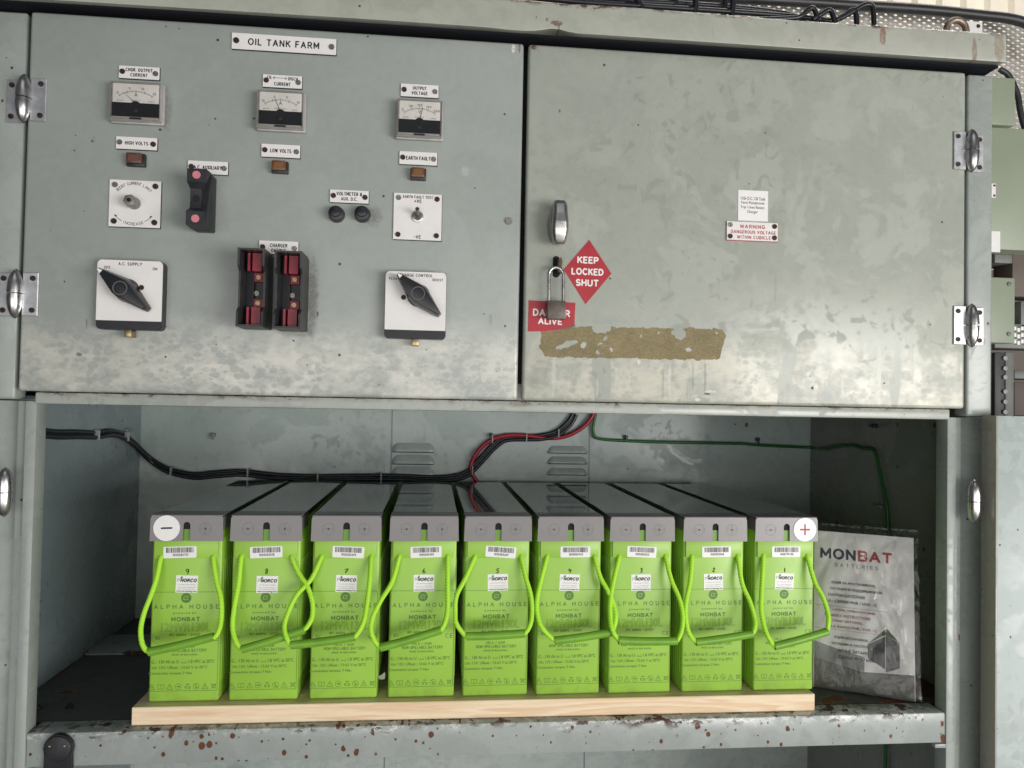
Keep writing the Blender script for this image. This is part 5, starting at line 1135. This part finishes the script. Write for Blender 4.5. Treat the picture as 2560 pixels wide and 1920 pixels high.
# black tab with brass pins, low left
q = W(131, 1612, .0205); r = thing('contact_tab', 'black plastic tab with a round head and two brass pins on the bottom rail', 'connector', (q.x, .0205, q.z))
rr = .0246; mb = MB(); pts = [(rr * math.cos(math.radians(a_)), rr * math.sin(math.radians(a_))) for a_ in range(-20, 201, 10)] + [(-.0225, -.012), (-.0225, -.052), (-.026, -.055), (-.026, -.09), (.026, -.09), (.026, -.055), (.0225, -.052), (.0225, -.012)]
mb.prism(pts, -.010, -.0008, .001, 1); mb.build('body', 'black', r)
MB().cyl(0, 0, -.0125, -.0101, .0215, 32, .0228, .0006).build('head', 'bakelite', r)
for sx in (-1, 1): MB().cyl(sx * .0125, .006, -.0145, -.0126, .0022, 12, bev=.0006).build('pin', 'brass', r)

# ------------------------------------------------------------------ behind and beside the cabinet
# expanded metal sheet
mb = MB(); px, pz = .034, .019; x0, z0 = .35, .15; nx, nz = 66, int((W(1900, 17, .95).z - .35 - .15) / .0095); g = {}
def gvv(x, z): 
    key = (round(x * 1e5), round(z * 1e5))
    if key not in g: g[key] = mb.bm.verts.new((x, 0, z))
    return g[key]
for j in range(nz):
    for i in range(nx):
        cx_ = x0 + (i + .5 * (j % 2)) * px; cz_ = z0 + j * pz * .5
        o_ = [(cx_ - px / 2, cz_), (cx_, cz_ - pz / 2), (cx_ + px / 2, cz_), (cx_, cz_ + pz / 2)]
        n_ = [(cx_ - px * .25, cz_ - .001), (cx_, cz_ - pz * .24), (cx_ + px * .25, cz_ + .001), (cx_, cz_ + pz * .24)]
        for k_ in range(4):
            mb.bm.faces.new((gvv(*o_[k_]), gvv(*o_[(k_ + 1) % 4]), gvv(*n_[(k_ + 1) % 4]), gvv(*n_[k_])))
o = mb.build('expanded_mesh', 'mesh', smooth=None); o.location = (0, .95, .35); tag(o, 'grey expanded metal screen with diamond holes behind the cabinet roof', 'screen')
sm = o.modifiers.new('thickness', 'SOLIDIFY'); sm.thickness = .003
# thick conduit
pts = [W(x, y, .85) for x, y in ((1250, -22), (1500, -8), (1720, 3), (1860, 12), (2000, 21), (2120, 33), (2190, 42), (2235, 62), (2270, 120))]; b0 = pts[0]
mb = MB().tube([p_ - b0 for p_ in pts], .0165, 14, 3); o = mb.build('conduit', 'pipe', smooth=60); o.location = b0; tag(o, 'thick black cable running high across the mesh screen', 'cable')
for i, dx in enumerate((2043, 2185)):
    pass
pts = [W(x, y, .55) for x, y in ((2160, 150), (2180, 165), (2198, 205), (2206, 250), (2230, 330))]; b0 = pts[0]
o = MB().tube([p_ - b0 for p_ in pts], .008, 10, 4).build('loose_cable', 'pipe', smooth=60); o.location = b0; tag(o, 'thin black cable dropping beside the pale green boxes', 'cable')
# small black cables over the roof
loops = [([(1640, 42), (1700, 40), (1728, 36), (1745, 22), (1754, 17), (1762, 25), (1767, 45)], 'black cable loop over the roof, leftmost of the low arches'),
         ([(1755, 42), (1775, 30), (1788, 22), (1797, 26), (1803, 48)], 'black cable loop over the roof, second low arch'),
         ([(1805, 44), (1825, 32), (1840, 22), (1848, 27), (1851, 52)], 'black cable loop over the roof, third arch from the left'),
         ([(1815, 40), (1840, 26), (1862, 13), (1875, 10), (1885, 16), (1888, 53)], 'tall black cable loop over the roof, nearest the lifting ring')]
for pts, lab in loops:
    q = [W(x, y, .045) for x, y in pts]; b0 = q[0]; o = MB().tube([p_ - b0 for p_ in q], .0052, 8, 4).build('roof_cable', 'cable_black', smooth=60); o.location = b0; tag(o, lab, 'cable', 'black cables over the roof')
for k_, (pts, lab) in enumerate([([(1060, -14), (1250, 4), (1400, 14), (1560, 24), (1720, 36), (1800, 46)], 'straight black cable lying along the roof edge'), ([(1200, -14), (1380, 3), (1480, 8), (1600, 17), (1700, 30), (1740, 44)], 'straight black cable lying just above the other on the roof'),
        ([(1360, -20), (1378, 0), (1386, 14), (1388, 26)], 'short black cable dropping to the roof, left'), ([(1455, -20), (1460, 4), (1456, 26)], 'short black cable dropping to the roof, middle left'), ([(1500, -20), (1503, 6), (1500, 30)], 'short black cable dropping to the roof, middle'), ([(1568, -20), (1566, 10), (1562, 34)], 'short black cable dropping to the roof, middle right'), ([(1584, -20), (1583, 10), (1580, 36)], 'short black cable dropping to the roof, right')]):
    q = [W(x, y, .09 + .03 * (k_ % 2)) for x, y in pts]; b0 = q[0]; o = MB().tube([p_ - b0 for p_ in q], .0056 if k_ < 2 else .0065, 8, 4).build('roof_cable', 'cable_black', smooth=60); o.location = b0; tag(o, lab, 'cable', 'black cables over the roof')
q = W(2104, 65, .5); r = thing('tag_plate', 'small white plate with a bolt hole behind the lifting ring', 'plate', (q.x, .5, q.z))
MB().box(-.035, .022, -.003, 0, -.04, .022).build('plate', 'white', r); MB().cyl(.010, .010, -.004, -.0031, .0055, 12).build('bolt', 'screw_rust', r)

# pale green cubicles to the right
def wbox(x0, y0, x1, y1, Y): 
    a = W(x0, y0, Y); b = W(x1, y1, Y); return a.x, b.x, b.z, a.z
def unit(name, label, cat, d, Y, dep, mat, bev=.004, x0=None, x1=None):
    a, b, z0, z1 = wbox(*d, Y); a = x0 if x0 is not None else a; b = x1 if x1 is not None else b
    r = thing(name, label, cat, ((a + b) / 2, Y, z0)); MB().box(a - (a + b) / 2, b - (a + b) / 2, 0, dep, 0, z1 - z0, bev).build('housing', mat, r)
    return r, (b - a) / 2, z1 - z0
r, hw, hh2 = unit('green_box', 'pale green box standing on the bigger green cubicle at the right', 'box', (2137, 165, 2193.5, 272), .42, .25, 'pale_green', x0=1.10)
r, hw, hh2 = unit('green_cubicle', 'large pale green cubicle half hidden behind the right side of the cabinet', 'cubicle', (2137, 273.5, 2300, 545), .40, .5, 'pale_green', x0=1.10)
q0 = W(2144.5, 412, .398); lb = thing('nameplate', 'narrow white plate screwed to the large pale green cubicle', 'nameplate', (q0.x, .3995, q0.z))
MB().box(-.0095, .0072, -.003, -.0002, -.0185, .0185).build('plate', 'white', lb)
for sz in (-1, 1): MB().cyl(.003, sz * .013, -.0042, -.0031, .0028, 10).build('screw', 'screw_rust', lb)
q0 = W(2150, 522, .398); lb = thing('sticker', 'white sticker at the foot of the large pale green cubicle', 'sticker', (q0.x, .3995, q0.z))
MB().box(-.015, .014, -.001, -.0002, -.027, .027).build('sheet', 'sticker', lb)
r, hw, hh2 = unit('green_box', 'small pale green box with round screws below the large cubicle', 'box', (2137, 598, 2193, 742), .42, .2, 'pale_green', x0=1.10)
for sz in (.14, .90): MB().cyl(hw - .018, hh2 * sz, -.003, -.0005, .0055, 14, bev=.0006).build('screw', 'rack_grey', r)
a, b, z0, z1 = wbox(2130, 546, 2330, 905, .47); r = thing('equipment_rack', 'dark open equipment rack with grey modules under the green cubicle', 'rack', (1.25, .47, -1.3))
mb = MB(); mb.box(-.15, .5, .28, .30, 0, 1.72); mb.box(.21, .5, -.0, .28, 1.26, 1.31); mb.build('back', 'brownpanel', r)
rg = random.Random(4)
for (d, mt, nm) in (((2137, 552, 2175, 572), 'rack_grey', 'top_bar'), ((2175, 552, 2330, 648), 'brownpanel', 'blank_panel'), ((2193, 652, 2330, 712), 'rack_grey', 'drawer'), ((2137, 700, 2330, 758), 'rack_grey', 'module_strip'), ((2137, 762, 2158, 900), 'rack', 'dark_module'), ((2160, 762, 2178, 900), 'rack_grey', 'terminal_strip'), ((2179, 800, 2330, 822), 'rack_grey', 'terminal_strip'), ((2179, 826, 2330, 900), 'brownpanel', 'blank_panel')):
    a, b, z0, z1 = wbox(*d, .47); MB().box(a - 1.25, b - 1.25, -.02, .05, z0 + 1.3, z1 + 1.3, .002).build(nm, mt, r)
mb = MB(); 
for (px_, py_) in ((2146, 712), (2172, 712), (2147, 736), (2172, 736), (2169, 774), (2169, 796), (2169, 815), (2169, 846), (2169, 868), (2169, 890)):
    q = W(px_, py_, .45); mb.cyl(q.x - 1.25, q.z + 1.3, -.025, -.0203, .006, 10)
mb.build('terminal', 'clip', r)
mb = MB()
for i in range(9):
    for j in range(3):
        q = W(2186 + i * 8, 714 + j * 14 + (i % 2) * 3, .45); mb.box(q.x - 1.25, q.x - 1.25 + .0075, -.026, -.0203, q.z + 1.3, q.z + 1.3 + .010)
mb.build('marker_strip', 'sticker', r)
